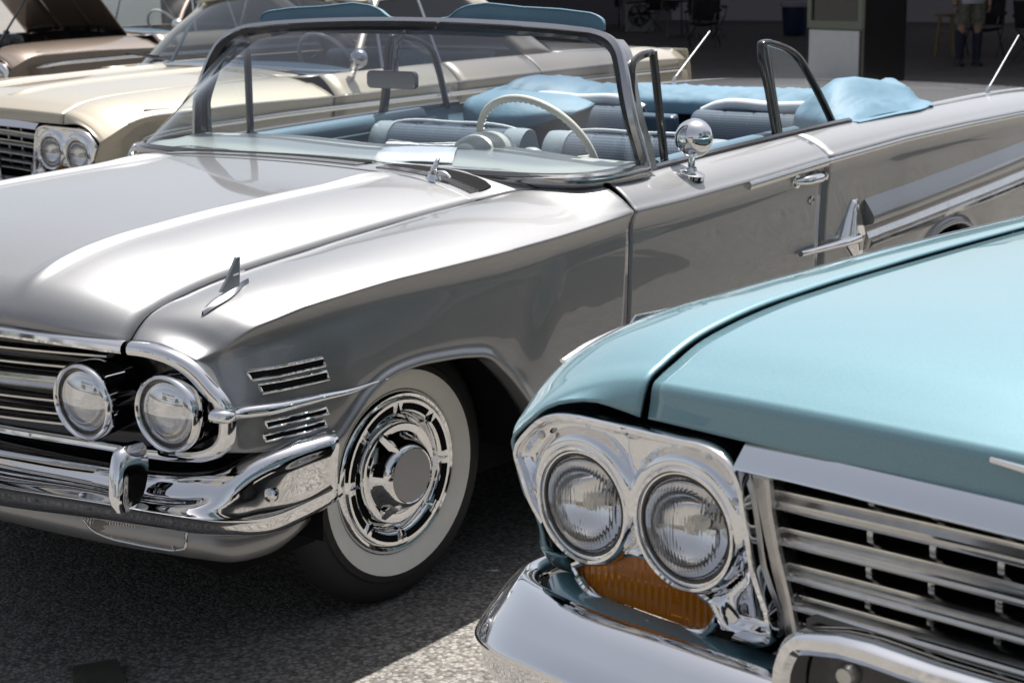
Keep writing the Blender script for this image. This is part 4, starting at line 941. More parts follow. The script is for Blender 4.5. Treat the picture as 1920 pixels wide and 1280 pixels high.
def sedan(name, label, cat, paint, loc, rz, lift=0.0, roof='hardtop', open_hood=False, group=None, ridge=True, fine=True):
    R_ = thing(name, label, cat, loc, rz, group)
    # hood (its pieces are in the car frame; an open hood turns about the rear edge)
    HP = thing_part = None
    rows = []
    for k in range(len(HGAP)):
        r = []
        for y in (-.694, -.64, -.56, -.45, -.33, -.25, -.22, -.19, -.10, 0, .10, .19, .22, .25, .33, .45, .56, .64, .694):
            q = (abs(y)/.694)**2.1; (gx, gz), (cx, cz) = HGAP[k], HCEN[k]
            z = cz+(gz-cz)*q
            if ridge and abs(abs(y)-.22) < .02 and k > 6: z += .012
            if ridge and abs(y) < .2 and k > 6: z -= .004
            r.append(V((cx+(gx-cx)*(abs(y)/.694)**1.6, y, z)))
        rows.append(r)
    gH = loft(rows, 4, 2)
    if open_hood:
        piv = V((-1.45, 0, .97)); Rm = Matrix.Rotation(rad(-open_hood), 3, 'Y')
        gH = [[Rm @ (p-piv) + piv for p in r] for r in gH]
    hood_ = MB().grid(gH).build('hood', paint, R_, ref=(-.7, 0, .3) if not open_hood else (-3, 0, 3), solid=.012, smooth=60)
    # bright lip along the front of the hood
    lp = nucr([(.000, -.527, .819), (.010, -.42, .825), (.020, -.318, .829), (.030, -.17, .833), (.034, 0, .834), (.030, .17, .833), (.020, .318, .829), (.010, .42, .825), (.000, .527, .819)], 4)
    if not open_hood:
        MB().sweep(lp, [(-.012, .014), (.000, .0155), (.006, .0145), (.030, -.011), (.031, -.014), (.026, -.017), (-.012, -.019)]).build('hood_lip', 'chrome', R_, smooth=30)
        if fine:
            for s in (1, -1):
                MB().sweep([V((.0305, .02*s, .868)), V((.040, .07*s, .880)), V((.041, .13*s, .889)), V((.034, .178*s, .890))], rrect(.010, .012, .003, 2), scale=lambda t: 1-.5*t).build('hood_badge', 'chrome', R_, smooth=35)
    fb = None
    for s in (1, -1):
        lipr = nucr([V(p) for p in L63], 4); n = len(lipr)-1
        ts = [0, .06, .18, .34, .46, .54, .585, .61, .64, .69, .76, .84, .93, 1.0]; rows_ = [lipr[int(round(t*n))] for t in ts]; b = rows_[-1]
        ctrl = [rows_ + [b + V((-.01, -.004*(i+1), -.004)) for i in range(5)]]
        for (gp, e, bt_, ar) in F63:
            ctrl.append(side_rows((gp[0], .706, gp[1] + (.004 if gp[0] < -.02 else .001)), e, bt_, .5, (-.82, .36) if ar else None))
        ctrl = [[V((p.x, p.y*s, p.z)) for p in r] for r in ctrl]
        o = MB().grid(loft(ctrl, 4, 3)).build('fender', paint, R_, ref=(-.8, 0, .4), solid=.006, smooth=50)
        if s < 0: fb = bvh(o)
        # doors + quarter
        bel = [(-1.55, .88, .968), (-2.0, .872, .972), (-3.0, .862, .975), (-3.8, .85, .972), (-4.4, .83, .955), (-5.2, .80, .925)]
        edg = [(-1.56, 1.0, .856), (-2.4, 1.005, .862), (-3.4, 1.0, .868), (-4.3, .99, .868), (-5.0, .975, .86), (-5.28, .955, .85)]
        def stn(x, bot, ar=None):
            b1 = interp(bel, x); e1 = interp(edg, x); return side_rows((x, b1[0], b1[1]), (x, e1[0], e1[1]), bot, .5, ar)
        for nm, sts in (('front_door', ((-1.562, -1.562, .24, 0), (-1.9, -1.9, .24, 0), (-2.3, -2.3, .24, 0), (-2.61, -2.61, .24, 0))), ('rear_door', ((-2.62, -2.62, .24, 0), (-2.9, -2.9, .24, 0), (-3.2, -3.2, .24, 0), (-3.44, -3.44, .24, 0))),
                        ('rear_quarter', ((-3.452, -3.44, .26, 0), (-3.5, -3.47, .38, 1), (-3.56, -3.54, .52, 1), (-3.66, -3.66, .58, 1), (-3.83, -3.83, .60, 1), (-4.0, -4.0, .58, 1), (-4.1, -4.12, .52, 1), (-4.18, -4.19, .38, 1), (-4.3, -4.26, .30, 0), (-4.8, -4.8, .32, 0), (-5.28, -5.26, .36, 0)))):
            q = [stn(x, (bx, .96, bz if ar or bz > .3 else bz-lift), (-3.83, .34) if ar else None) for x, bx, bz, ar in sts]  # sills of a lifted car lengthened to darken what the convertible flank reflects
            q = [[V((p.x, p.y*s, p.z)) for p in r] for r in q]
            d_ = MB().grid(loft(q, 3, 2)).build(nm, paint, R_, ref=(-3, 0, .4), solid=.006, smooth=50)
            if 'door' in nm:
                hx_ = sts[-1][0] + .12; MB().tube(nucr([(hx_+.12, 1.003*s, .795), (hx_+.08, 1.03*s, .80), (hx_, 1.03*s, .80), (hx_-.02, 1.005*s, .80)], 3), .012, 8).build('door_handle', 'chrome', d_)
        # bright spear along the flank and strip on the fender edge
        sp_ = [(x, (y+.006)*s, z) for x, y, z in ((-.22, .988, .760), (-.35, .996, .775), (-.8, 1.0, .79), (-2.2, 1.004, .80), (-3.6, 1.0, .80), (-4.8, .975, .79), (-5.2, .962, .785))]
        MB().sweep(nucr(sp_, 4), [(a_*s, b_) for a_, b_ in ((-.005, -.014), (.007, -.012), (.010, 0), (.007, .012), (-.005, .014))], scale=lambda t: min(1, .15+t*8)).build('flank_spear', 'chrome', R_, smooth=40)
        pe = nucr([(-.150, .986*s, .838), (-.205, .989*s, .851), (-.296, .994*s, .8615), (-.40, .997*s, .8635), (-.57, 1.0*s, .8655), (-.82, 1.0*s, .8695), (-1.2, 1.0*s, .866), (-1.55, 1.0*s, .860), (-2.4, 1.004*s, .866), (-3.4, 1.0*s, .872), (-4.3, .99*s, .872), (-5.2, .96*s, .858)], 3)
        MB().sweep(pe, [(-.004, -.003), (.004, -.003), (.005, .002), (0, .004), (-.005, .002)]).build('edge_strip', 'chrome', R_, smooth=40)
        # fender ornament: long spear with a clear fin
        base = nucr([(-.215, .945*s, .846), (-.245, .948*s, .856), (-.35, .955*s, .866), (-.50, .965*s, .872), (-.62, .972*s, .874)], 4)
        on_ = MB().sweep([p + V((0, 0, .004)) for p in base], [(-.007, -.006), (.007, -.006), (.005, .003), (0, .006), (-.005, .003)], scale=lambda t: min(1, .3+t*6)).build('fender_ornament', 'chrome', R_, smooth=40)
        MB().prism([V((-.247, .949*s, .862)), V((-.282, .950*s, .889)), V((-.40, .956*s, .884)), V((-.52, .965*s, .879)), V((-.40, .957*s, .874))], (0, .006*s, 0)).build('ornament_fin', 'tinted_glass' if fine else 'chrome', on_, smooth=0)
        MB().tube([V((-.247, .952*s, .862)), V((-.282, .953*s, .890)), V((-.40, .959*s, .885)), V((-.52, .968*s, .880))], .0022, 6).build('fin_edge', 'chrome', on_)
        # headlight housing: relief plate with a rim round its outline
        L1, L2 = (.801, .692), (.616, .702); st_ = .0040 if fine else .009; rl = .0765
        hz = {}; hm = MB(); ny = int(.50/st_); nz = int(.31/st_)
        sst = lambda t: (lambda q: q*q*(3-2*q))(max(0.0, min(1.0, t)))
        for i in range(ny):
            for j in range(nz):
                y = .452+i*st_; z = .53+j*st_
                d1 = math.hypot(y-L1[0], z-L1[1])-rl; d2 = math.hypot(y-L2[0], z-L2[1])-rl; d = min(d1, d2)
                if not inside(BEZ, y, z) or d < 0: continue
                e = pdist(BEZD, y, z)
                upw = sst((z-.66)/.05)                                  # collars are heavy above, thin below
                wd = .010+.020*upw
                col = lambda q: (.006+.012*upw)*math.sqrt(max(0.0, 1-min(1.0, abs(q-wd*.35)/(wd*(.65 if q > wd*.35 else .5)))**2))
                x = -.010 + max(col(d1), col(d2)) + .015*(1-sst((e-.008)/.011))
                x += .016*(1-sst(abs(y-.7085-(z-.74)*.10)/.012))*sst((z-.742)/.05)
                if y < .56 and z < .72: x -= .02*sst((.72-z)/.12)*(1-sst((y-.52)/.04))
                x += (.936-y)*.035
                if d < .016 and z < .665: x -= .022*sst((.665-z)/.03)
                hz[(i, j)] = len(hm.v); hm.v.append((x, y*s, z))
        for (i, j), a in hz.items():
            if (i+1, j) in hz and (i, j+1) in hz and (i+1, j+1) in hz: hm.f.append((a, hz[(i+1, j)], hz[(i+1, j+1)], hz[(i, j+1)]))
        bz = hm.largest().build('headlight_housing', 'chrome', R_, ref=(-2, .7*s, .7), smooth=80)
        sm_ = bz.modifiers.new('smooth', 'SMOOTH'); sm_.iterations = 4
        bc_ = V((0, .70*s, .71))
        ol = []
        for k, (y, z) in enumerate(BEZ):
            (ya, za), (yb, zb) = BEZ[k-1], BEZ[(k+1) % len(BEZ)]; t = V((0, yb-ya, zb-za)).normalized(); nn = V((0, -t.z, t.y))
            if not inside(BEZ, y+nn.y*.004, z+nn.z*.004): nn = -nn
            ol.append(V((.003+(.936-y)*.035, (y+nn.y*.006)*s, z+nn.z*.006)))
        ol = nucr(ol[-3:] + ol[:18], 3)
        MB().sweep(ol, [(-.0055, -.016), (-.0055, .005), (-.003, .0095), (.003, .0095), (.0055, .005), (.0055, -.016)], ref=(1, 0, 0)).build('housing_rim', 'chrome', bz, smooth=50)
        for (ly, lz), lx in ((L1, .004), (L2, .011)):
            headlight(R_, (lx, ly*s, lz), (1, 0, -.02), r=.0695, bez=False, lensm='lens_fluted')
            MB().lathe([(.0765, -.02), (.0765, .004), (.0785, .0105), (.0825, .0115), (.0875, .006), (.0905, -.004), (.091, -.018)], (lx, ly*s, lz), (1, 0, 0), 56).build('lamp_ring', 'chrome', bz)
            MB().lathe([(.070, -.012), (.078, -.012)], (lx, ly*s, lz), (1, 0, 0), 48).build('lamp_gap', 'black_matte', bz)
        if fine:
            for y, z in ((.884, .776), (.536, .757)): screw(bz, (.004+(.936-y)*.035, y*s, z), (1, 0, .1), .006)
        al = [V((-.010, y*s, z)) for y, z in AMB]
        am = MB().prism(al, (-.03, 0, 0)).build('turn_signal', 'amber_lens', R_, smooth=0)
        MB().sweep(nucr([V((-.004, y*s, z)) for y, z in AMB] + [V((-.004, AMB[0][0]*s, AMB[0][1]))], 3)[:-1], circ(.0065, 8), ref=(1, 0, 0), closed=True).build('signal_rim', 'chrome', am)
        MB().face([V((-.043, y*s, z)) for y, z in AMB]).build('signal_reflector', 'chrome', am, smooth=0)
    # black cavity behind the nose and radiator wall
    cav = MB().box((-.12, 0, .68), (.06, 1.72, .30)).box((-.30, 0, .34), (.5, 1.5, .16)).box((-.9, 0, .62 if not open_hood else .5), (1.0, 1.0, .40 if not open_hood else .2)).box((-3.1, 0, .33-lift*.5), (4.2, 1.70, .16+lift))
    for x in (-.82, -3.83):
        for s in (1, -1): cav.lathe([(.41, s*.93), (.41, s*.55), (.05, s*.55)], (x, 0, .35 if x > -2 else .26), (0, 1, 0), 20, -1.62, 1.62)
    cav.build('underbody', 'black_matte', R_, smooth=0)
    # grille: bright bars with slots between, little posts
    arch = lambda y: .024*(1-min(1, abs(y)/.50)**2)
    gx_ = lambda y: -.022 + .036*(1-(abs(y)/.52)**2)
    def gpath(z, y1): return nucr([V((gx_(y), y, z+arch(y))) for y in (-y1, -.40, -.27, -.13, 0, .13, .27, .40, y1)], 4)
    for zc, h, y1 in ((.7625, .027, .512), (.7165, .026, .500), (.672, .025, .488), (.6335, .023, .474), (.598, .022, .462)):
        pr = [(-.03, -h/2), (.005, -h/2), (.012, -h*.46), (.014, -h*.38), (.011, -h*.30), (.009, -h*.20), (.010, -h*.05), (.005, h*.10), (.001, h*.24), (.004, h*.30), (.004, h*.40), (-.001, h*.47), (-.008, h/2), (-.03, h/2)]
        MB().sweep(gpath(zc, y1), pr).build('grille_bar', 'chrome_worn', R_, smooth=30)
    for s in (1, -1):
        MB().prism([V((-.036, y*s, z)) for y, z in ((.528, .798), (.494, .797), (.488, .75), (.476, .70), (.458, .645), (.440, .575), (.462, .575), (.488, .655), (.508, .72))], (.038, 0, 0)).build('grille_side_rail', 'chrome_dull', R_, smooth=0, bevel=.007)
    MB().sweep(gpath(.797, .512), [(-.03, -.004), (.006, -.004), (.010, .0), (.006, .004), (-.03, .004)]).build('grille_top_rail', 'chrome_worn', R_)
    dv = None
    for si, (z, h) in enumerate(((.783, .018), (.739, .024), (.694, .024), (.653, .018), (.617, .018))):
        for i in range(-5, 6):
            y = (i+.44)*.0895 if False else i*.0895 - (.047 if False else 0)
            if abs(y) > .44: continue
            if dv is None:
                dv = MB().sweep(nucr([(0, 0, .016), (.010, -.004*0, .006), (.013, 0, -.004), (.010, 0, -.016)], 3), rrect(.010, .010, .003, 2), ref=(1, 0, 0)).build('grille_post', 'chrome_dull', R_, smooth=40); o = dv
            else:
                o = dv.copy(); COL.objects.link(o)
            o.location = (gx_(y)-.030, y, z+arch(y)); o.scale = (1, 1, h/.028)
    # body-coloured roll and front bumper
    MB().sweep(nucr([(-.05, -.88, .535), (-.01, -.83, .537), (.005, -.5, .532), (.01, 0, .53), (.005, .5, .532), (-.01, .83, .537), (-.05, .88, .535)], 4), rrect(.07, .042, .02, 4)).build('gravel_pan', paint, R_)
    BB = [((.098, 0, .583), (.185, 0, .518), (.12, 0, .42)), ((.095, .42, .583), (.18, .42, .517), (.12, .42, .42)), ((.088, .60, .579), (.175, .62, .515), (.115, .60, .415)), ((.075, .76, .571), (.165, .75, .512), (.105, .74, .41)),
          ((.055, .85, .567), (.135, .875, .500), (.08, .845, .405)), ((.020, .915, .560), (.085, .945, .488), (.045, .925, .40)), ((-.03, .955, .553), (.02, .982, .482), (.0, .965, .40)), ((-.12, .968, .548), (-.11, .990, .478), (-.11, .975, .40)), ((-.42, 1.0, .545), (-.42, 1.018, .478), (-.42, 1.0, .41))]
    def brow(t, r, b):
        t, r, b = V(t), V(r), V(b); inn = V((-.03, -.012 if t.y > .3 else 0, -.004))
        nrm = V((r.x-t.x, r.y-t.y, 0)); nrm = nrm*(.18)
        return [t + inn + V((0, 0, -.02)), t + inn*.6, t, t.lerp(r, .12) + V((0, 0, .004)) + nrm*.1, t.lerp(r, .5) + V((0, 0, .006)) + nrm*.2, t.lerp(r, .88) + V((0, 0, .003)) + nrm*.22, r, r.lerp(b, .12) + nrm*.0, r.lerp(b, .6) + V((.012, .006, 0)), b, b + V((-.05, -.02, 0))]
    hb = [brow(*q) for q in BB]; fbm = [[V((p.x, -p.y, p.z)) for p in r] for r in hb[:0:-1]] + hb
    bm_ = MB().grid(loft(fbm, 5, 3)).build('front_bumper', 'chrome', R_, ref=(-.3, 0, .48), smooth=50, solid=.004)
    fr2 = nucr([(.155, -.362, .52), (.157, -.358, .59), (.16, -.350, .648), (.16, -.338, .668), (.16, -.318, .675), (.162, -.16, .683), (.163, 0, .686), (.162, .16, .683), (.16, .318, .675), (.16, .338, .668), (.16, .350, .648), (.157, .358, .59), (.155, .362, .52)], 4)
    MB().sweep(fr2, [(-.012, -.03), (-.013, .004), (-.008, .012), (.004, .013), (.012, .006), (.013, -.004), (.010, -.03)], ref=(1, 0, 0)).build('bumper_centre_frame', 'chrome', bm_, smooth=40)
    MB().box((.115, 0, .60), (.02, .70, .17)).build('plate_recess', 'black_gloss', bm_, smooth=0)
    MB().lathe([(.0001, .012), (.010, .010), (.014, .002), (.014, -.006)], (.128, -.29, .635), (1, 0, 0), 16).build('plate_bolt', 'chrome_dull', bm_)
    MB().sweep(nucr([(-5.1, .97, .46), (-5.30, .95, .46), (-5.40, .75, .46), (-5.42, 0, .46), (-5.40, -.75, .46), (-5.30, -.95, .46), (-5.1, -.97, .46)], 4), rrect(.06, .15, .025)).build('rear_bumper', 'chrome', R_)
    # cowl, windshield, roof, glass
    cw_ = [[V((x, y, 1.006 - .045*(abs(y)/.7)**2 + dz)) for y in (-.70, -.4, 0, .4, .70)] for x, dz in ((-1.462, 0), (-1.55, -.004), (-1.68, -.008))]
    MB().grid(loft(cw_, 3, 3)).build('cowl_panel', paint, R_, ref=(-1.5, 0, .4), solid=.006)
    for s in (1, -1): MB().grid([[V((-1.45, .70*s, .958)), V((-1.70, .70*s, .962))], [V((-1.50, .86*s, .962)), V((-1.70, .87*s, .968))]]).build('cowl_side', paint, R_, ref=(-1.5, 0, .2), solid=.004)
    bz_ = [(-1.62, 0), (-1.63, .35), (-1.66, .6), (-1.73, .76), (-1.86, .84)]; tz_ = [(-2.17, 0, 1.375), (-2.18, .3, 1.372), (-2.20, .48, 1.362), (-2.23, .60, 1.348), (-2.27, .665, 1.33)]
    gl_ = [[V((x, y, .995-.03*(y/.84)**2)), V((x, y, 1.0)).lerp(V(t), .5) + V((.02, 0, 0)), V(t)] for (x, y), t in zip(bz_, tz_)]
    gl_ = [[V((p.x, -p.y, p.z)) for p in r] for r in gl_[:0:-1]] + gl_
    MB().grid(loft(gl_, 4, 4)).build('windshield_glass', 'clear_glass', R_, ref=(-3, 0, 1), smooth=80)
    wl = [r[0] for r in loft(gl_, 4, 4)]; tl_ = [r[-1] for r in loft(gl_, 4, 4)]
    MB().tube(wl, .012, 8).build('windshield_moulding', 'chrome', R_)
    rf = [[V((x, y, z)) for x, y, z in row] for row in (
        [(-2.15, y*.66, 1.385-.045*y*y) for y in (-1, -.6, 0, .6, 1)], [(-2.5, y*.68, 1.415-.05*y*y) for y in (-1, -.6, 0, .6, 1)], [(-2.9, y*.68, 1.42-.05*y*y) for y in (-1, -.6, 0, .6, 1)], [(-3.2, y*.67, 1.40-.05*y*y) for y in (-1, -.6, 0, .6, 1)], [(-3.32, y*.66, 1.37-.05*y*y) for y in (-1, -.6, 0, .6, 1)])]
    MB().grid(loft(rf, 4, 4)).build('roof', paint, R_, ref=(-2.7, 0, .5), solid=.02)
    for s in (1, -1):
        MB().tube([V((-1.87, .85*s, .96)), V((-2.05, .77*s, 1.15)), V((-2.28, .67*s, 1.335))], .024, 8).build('windshield_pillar', paint, R_)
        MB().grid(loft([[V((-3.26, .67*s, 1.34)), V((-3.50, .75*s, 1.17)), V((-3.80, .83*s, .972))], [V((-3.02, .68*s, 1.36)), V((-3.22, .76*s, 1.17)), V((-3.45, .85*s, .974))]], 3, 4)).build('rear_pillar', paint, R_, ref=(-3.3, 0, 1.1), solid=.03)
        MB().sweep(nucr([(-2.22, .665*s, 1.335), (-2.6, .685*s, 1.362), (-3.0, .685*s, 1.358), (-3.25, .672*s, 1.335)], 4), rrect(.02, .02, .005, 2)).build('drip_rail', 'chrome', R_)
        MB().tube(lin([(-2.10, .865*s, .97), (-2.22, .70*s, 1.335)], 3), .011, 8).build('vent_post', 'chrome_worn', R_)
        MB().tube(lin([(-2.62, .862*s, .97), (-2.62, .70*s, 1.345)], 3), .009, 8).build('window_post', 'chrome_worn', R_)
        MB().grid([[V((-1.93, .855*s, .972)), V((-2.62, .862*s, .975)), V((-3.46, .85*s, .975))], [V((-2.27, .69*s, 1.33)), V((-2.62, .70*s, 1.35)), V((-3.04, .69*s, 1.35))]]).build('side_glass', 'tinted_glass', R_, smooth=0)
        make_wheel(R_, (-.82, .79*s, .335-lift), s, 'slots' if False else 'plain'); make_wheel(R_, (-3.83, .79*s, .335-lift), s, 'plain')
    rg = [[V((-3.32, y*.66, 1.365-.05*y*y)) for y in (-1, 0, 1)], [V((-3.62, y*.73, 1.21-.05*y*y)) for y in (-1, 0, 1)], [V((-3.86, y*.80, .985-.015*y*y)) for y in (-1, 0, 1)]]
    MB().grid(loft(rg, 3, 3)).build('rear_glass', 'tinted_glass', R_, ref=(-3, 0, 1), smooth=80)
    dk_ = [[V((x, y*w, z - .02*y*y)) for y in (-1, -.6, 0, .6, 1)] for x, z, w in ((-3.84, .985, .85), (-4.3, .98, .835), (-4.9, .955, .815), (-5.2, .935, .80), (-5.28, .90, .80))]
    MB().grid(loft(dk_, 3, 3)).build('trunk_lid', paint, R_, ref=(-4.5, 0, .4), solid=.006)
    tp = [[V((x, y, z)) for y in (-.96, 0, .96)] for x, z in ((-5.28, .92), (-5.33, .80), (-5.30, .36))]
    MB().grid(loft(tp, 3, 3)).build('tail_panel', paint, R_, ref=(-4, 0, .6), solid=.006)
    db_ = [[V((x, y, z - .03*(y/.8)**4)) for y in (-.80, -.4, 0, .4, .80)] for x, z in ((-1.64, .985), (-1.85, 1.0), (-2.0, .985), (-2.01, .85), (-1.98, .6))]
    MB().grid(loft(db_, 3, 3)).build('dashboard', 'navy_vinyl', R_, ref=(-1.5, 0, .6))
    for y0, y1 in ((-.72, -.03), (.03, .72)):
        ob = cushion('front_seat_back', 'seat_cloth', R_, y0, y1, [(x-.95, z) for x, z in FS], seams=2, n=8)
    cushion('rear_seat_back', 'seat_cloth', R_, -.7, .7, [(x-.85, z) for x, z in RS], seams=3, n=8)
    rim_ = [V((-2.18, .38, .98)) + (l_*cos(t) + u_*sin(t))*.205 for t in [2*pi*i/40 for i in range(40)]]
    MB().sweep(rim_, circ(.012, 8), ref=lambda i, n: n_, closed=True).build('steering_wheel', 'ivory', R_)
    for y in (.16, -.42):   # wipers
        b_ = V((-1.66, y, .998)); w_ = MB().lathe([(.02, -.004), (.016, .012), (.0001, .016)], b_, (.2, 0, 1), 12).build('wiper', 'chrome_worn', R_)
        MB().tube([b_ + V((0, 0, .012)), b_ + V((-.02, -.14, .025)), b_ + V((-.045, -.27, .035))], .006, 6).build('wiper_arm', 'gunmetal', w_)
        MB().sweep(lin([b_ + V((-.03, -.10, .034)), b_ + V((-.06, -.42, .044))], 4), rrect(.010, .012, .002, 2)).build('wiper_blade', 'rubber', w_)
    if not fine:
        c = V((-1.78, .93, .93)); mm = MB().tube(nucr([c, c + V((0, .02, .05)), c + V((-.01, .03, .085))], 3), .009, 8).build('side_mirror', 'chrome', R_)
        MB().lathe([(.0001, .05), (.035, .037), (.055, .0), (.05, -.015), (.0001, -.016)], c + V((-.02, .03, .115)), (.97, .1, .1), 24).build('mirror_shell', 'chrome', mm, smooth=80)
    return R_

BL = sedan('blue_sedan', 'light blue sedan in the foreground with paired fluted headlights and an amber turn signal', 'car', 'blue_paint', (1.111 + .8*.139, 2.077 + .8*.990, .12), -.139, lift=.12, ridge=False)
BG = sedan('beige_sedan', 'champagne beige sedan with chrome flank spear parked beyond the convertible', 'car', 'beige_paint', (-2.06, -3.73, 0.0), 0.0, fine=False)
DN = sedan('unseen_navy_sedan', 'unseen dark navy sedan added behind the light blue sedan to darken the convertible flank reflections', 'car', 'navy_paint', (-5.35, 4.05, 0.0), -.10, fine=False)  # added out of view so the silver flank has something dark to reflect
BR = sedan('brown_sedan', 'brown sedan with its hood propped open over the engine, behind the beige sedan', 'car', 'brown_paint', (-5.45, -8.9, 0.0), 0.0, open_hood=50, fine=False)
# engine of the brown car: block, round air cleaner, hood prop
e = MB().box((-.75, 0, .68), (.62, .52, .22)).box((-.75, .20, .80), (.55, .10, .06)).box((-.75, -.20, .80), (.55, .10, .06)).build('engine_block', 'chrome_dull', BR, smooth=0, bevel=.02)
MB().lathe([(.06, -.10), (.20, -.02), (.20, .06), (.19, .075), (.03, .08), (.02, .10), (.0001, .105)], (-.70, 0, .93), (0, 0, 1), 36).build('air_cleaner', 'black_gloss', BR)
MB().box((-.14, .45, .78), (.18, .28, .20)).build('battery', 'black_matte', BR, smooth=0, bevel=.01)
MB().tube(lin([(-.10, .60, .87), (-.75, .60, 1.62)], 4), .010, 8).build('hood_prop', 'black_gloss', BR)

# ================================================================== BACKGROUND: shade tents, stalls, people, street
def tent(name, label, x0, x1, y0, y1, h, back=True, sides=2):
    T = thing(name, label, 'tent', (x1, (y0+y1)/2, 0), 0, 'dark shade tents behind the cars')
    X0, X1, Y = x0-x1, 0.0, (y1-y0)/2
    rows = [[V((x, y, h + .9*(1-abs(2*(x-X0)/(X1-X0)-1)) - .12*abs(y)/Y)) for y in (-Y, -Y/2, 0, Y/2, Y)] for x in (X0, X0*.75, X0/2, X0*.25, X1)]
    MB().grid(rows).build('tent_roof', 'canopy', T, ref=(X0/2, 0, 0), solid=.01, smooth=0)
    for x in (X0, X0/2, X1):
        for y in (-Y, Y): MB().tube(lin([(x, y, 0), (x, y, h+(.0 if x != X0/2 else .7))], 2), .03, 10).build('tent_pole', 'gunmetal', T)
    if back: MB().grid([[V((X0+.02, y, z)) for z in (0, h/2, h)] for y in (-Y, 0, Y)]).build('tent_wall', 'canopy', T, solid=.01, smooth=0)
    for y in (-Y, Y): MB().grid([[V((x, y, h+.9*(1-abs(2*(x-X0)/(X1-X0)-1)))), V((x, y, h-.35))] for x in (X0, X0*.75, X0/2, X0*.25, X1)]).build('tent_valance', 'canopy', T, solid=.008, smooth=0)
    for y in (-Y, Y) if sides == 2 else ((-Y,) if sides == -1 else (Y,)): MB().grid([[V((x, y, 0)), V((x, y, h))] for x in (X0, X0*.75, X0/2, X0*.25, X1*.1+X0*.05)]).build('tent_side', 'canopy', T, solid=.008, smooth=0)
    return T
tent('shade_tent', 'wide dark shade tent with stalls, left of the white display cabinet', -34, -16.0, -19, -6.75, 2.35, sides=-1)
tent('shade_tent', 'dark shade tent behind the person and the white display cabinet', -30, -16.9, -6.95, 7.0, 2.42, sides=1)

# display cabinet
FR = thing('display_cabinet', 'tall display cabinet with white lower panel, framed glass above and black side', 'cabinet', (-15.47, -5.53, 0), rad(205.6+180-46))
MB().box((-.36, 0, .95), (.70, .92, 1.86)).build('cabinet_body', 'black_gloss', FR, smooth=0, bevel=.01)
MB().box((.005, -.02, .345), (.03, .84, .66)).build('lower_panel', 'white_panel', FR, smooth=0, bevel=.008)
for c, d in (((.01, 0, .74), (.05, .92, .09)), ((.01, -.43, 1.3), (.05, .07, 1.05)), ((.01, .43, 1.3), (.05, .07, 1.05)), ((.01, 0, 1.84), (.05, .92, .08))): MB().box(c, d).build('glass_frame', 'green_grey', FR, smooth=0, bevel=.006)
MB().box((.002, 0, 1.29), (.012, .79, 1.02)).build('glass_panel', 'tinted_glass', FR, smooth=0)
MB().box((-.30, 0, 1.29), (.5, .78, 1.0)).build('cabinet_inside', 'stone', FR, smooth=0)

# blue bin with a white liner
BN = thing('waste_bin', 'dark blue waste bin with a white liner folded over its rim', 'bin', (-27.1, -12.0, 0))
MB().lathe([(.0001, .02), (.20, .02), (.22, .05), (.27, .62), (.285, .63), (.285, .66), (.25, .66)], (0, 0, 0), (0, 0, 1), 28).build('bin_body', 'bin_blue', BN)
MB().lathe([(.24, .60), (.28, .675), (.30, .665), (.305, .60), (.295, .57)], (0, 0, 0), (0, 0, 1), 20).build('bin_liner', 'white_cloth', BN)
# yellow jug beside it
YJ = MB().lathe([(.0001, .01), (.10, .01), (.11, .04), (.11, .22), (.07, .28), (.035, .30), (.035, .34), (.0001, .345)], (-25.9, -10.75, 0), (0, 0, 1), 20).build('yellow_jug', 'yellow', None)
tag(YJ, 'yellow jug on the ground beside the white display cabinet', 'jug')

# folding tables with drooping cloths
def table(loc, rz, label, cloth):
    T = thing('folding_table', label, 'table', loc, rz, 'folding tables under the tents')
    MB().box((0, 0, .72), (1.8, .75, .04)).build('table_top', 'dark_cloth', T, smooth=0, bevel=.01)
    for sx in (-1, 1):
        for sy in (-1, 1): MB().tube(lin([(sx*.78, sy*.30, 0), (sx*.70, sy*.30, .70)], 2), .016, 8).build('leg', 'gunmetal', T)
    if cloth:
        r = []
        for i in range(25):
            u = i/24; x = -.95+1.9*u; f = .02*sin(u*40)
            r.append([V((x, -.40+f, .52+.04*sin(u*17))), V((x, -.39, .66)), V((x, -.36, .745)), V((x, 0, .748)), V((x, .36, .745)), V((x, .39, .66)), V((x, .40+f, .50+.05*sin(u*13+1)))])
        MB().grid(r).build('table_cloth', cloth, T, solid=.004, smooth=60)
    return T
table((-26.4, -14.0, 0), rad(20), 'folding table with white cloth at the back of the wide tent', 'white_cloth')
table((-29.5, -17.3, 0), rad(35), 'dark folding table by the tent wall, left end', 'dark_cloth')
table((-24.5, -1.8, 0), rad(-15), 'folding table with white cloth in the tent behind the person', 'white_cloth')
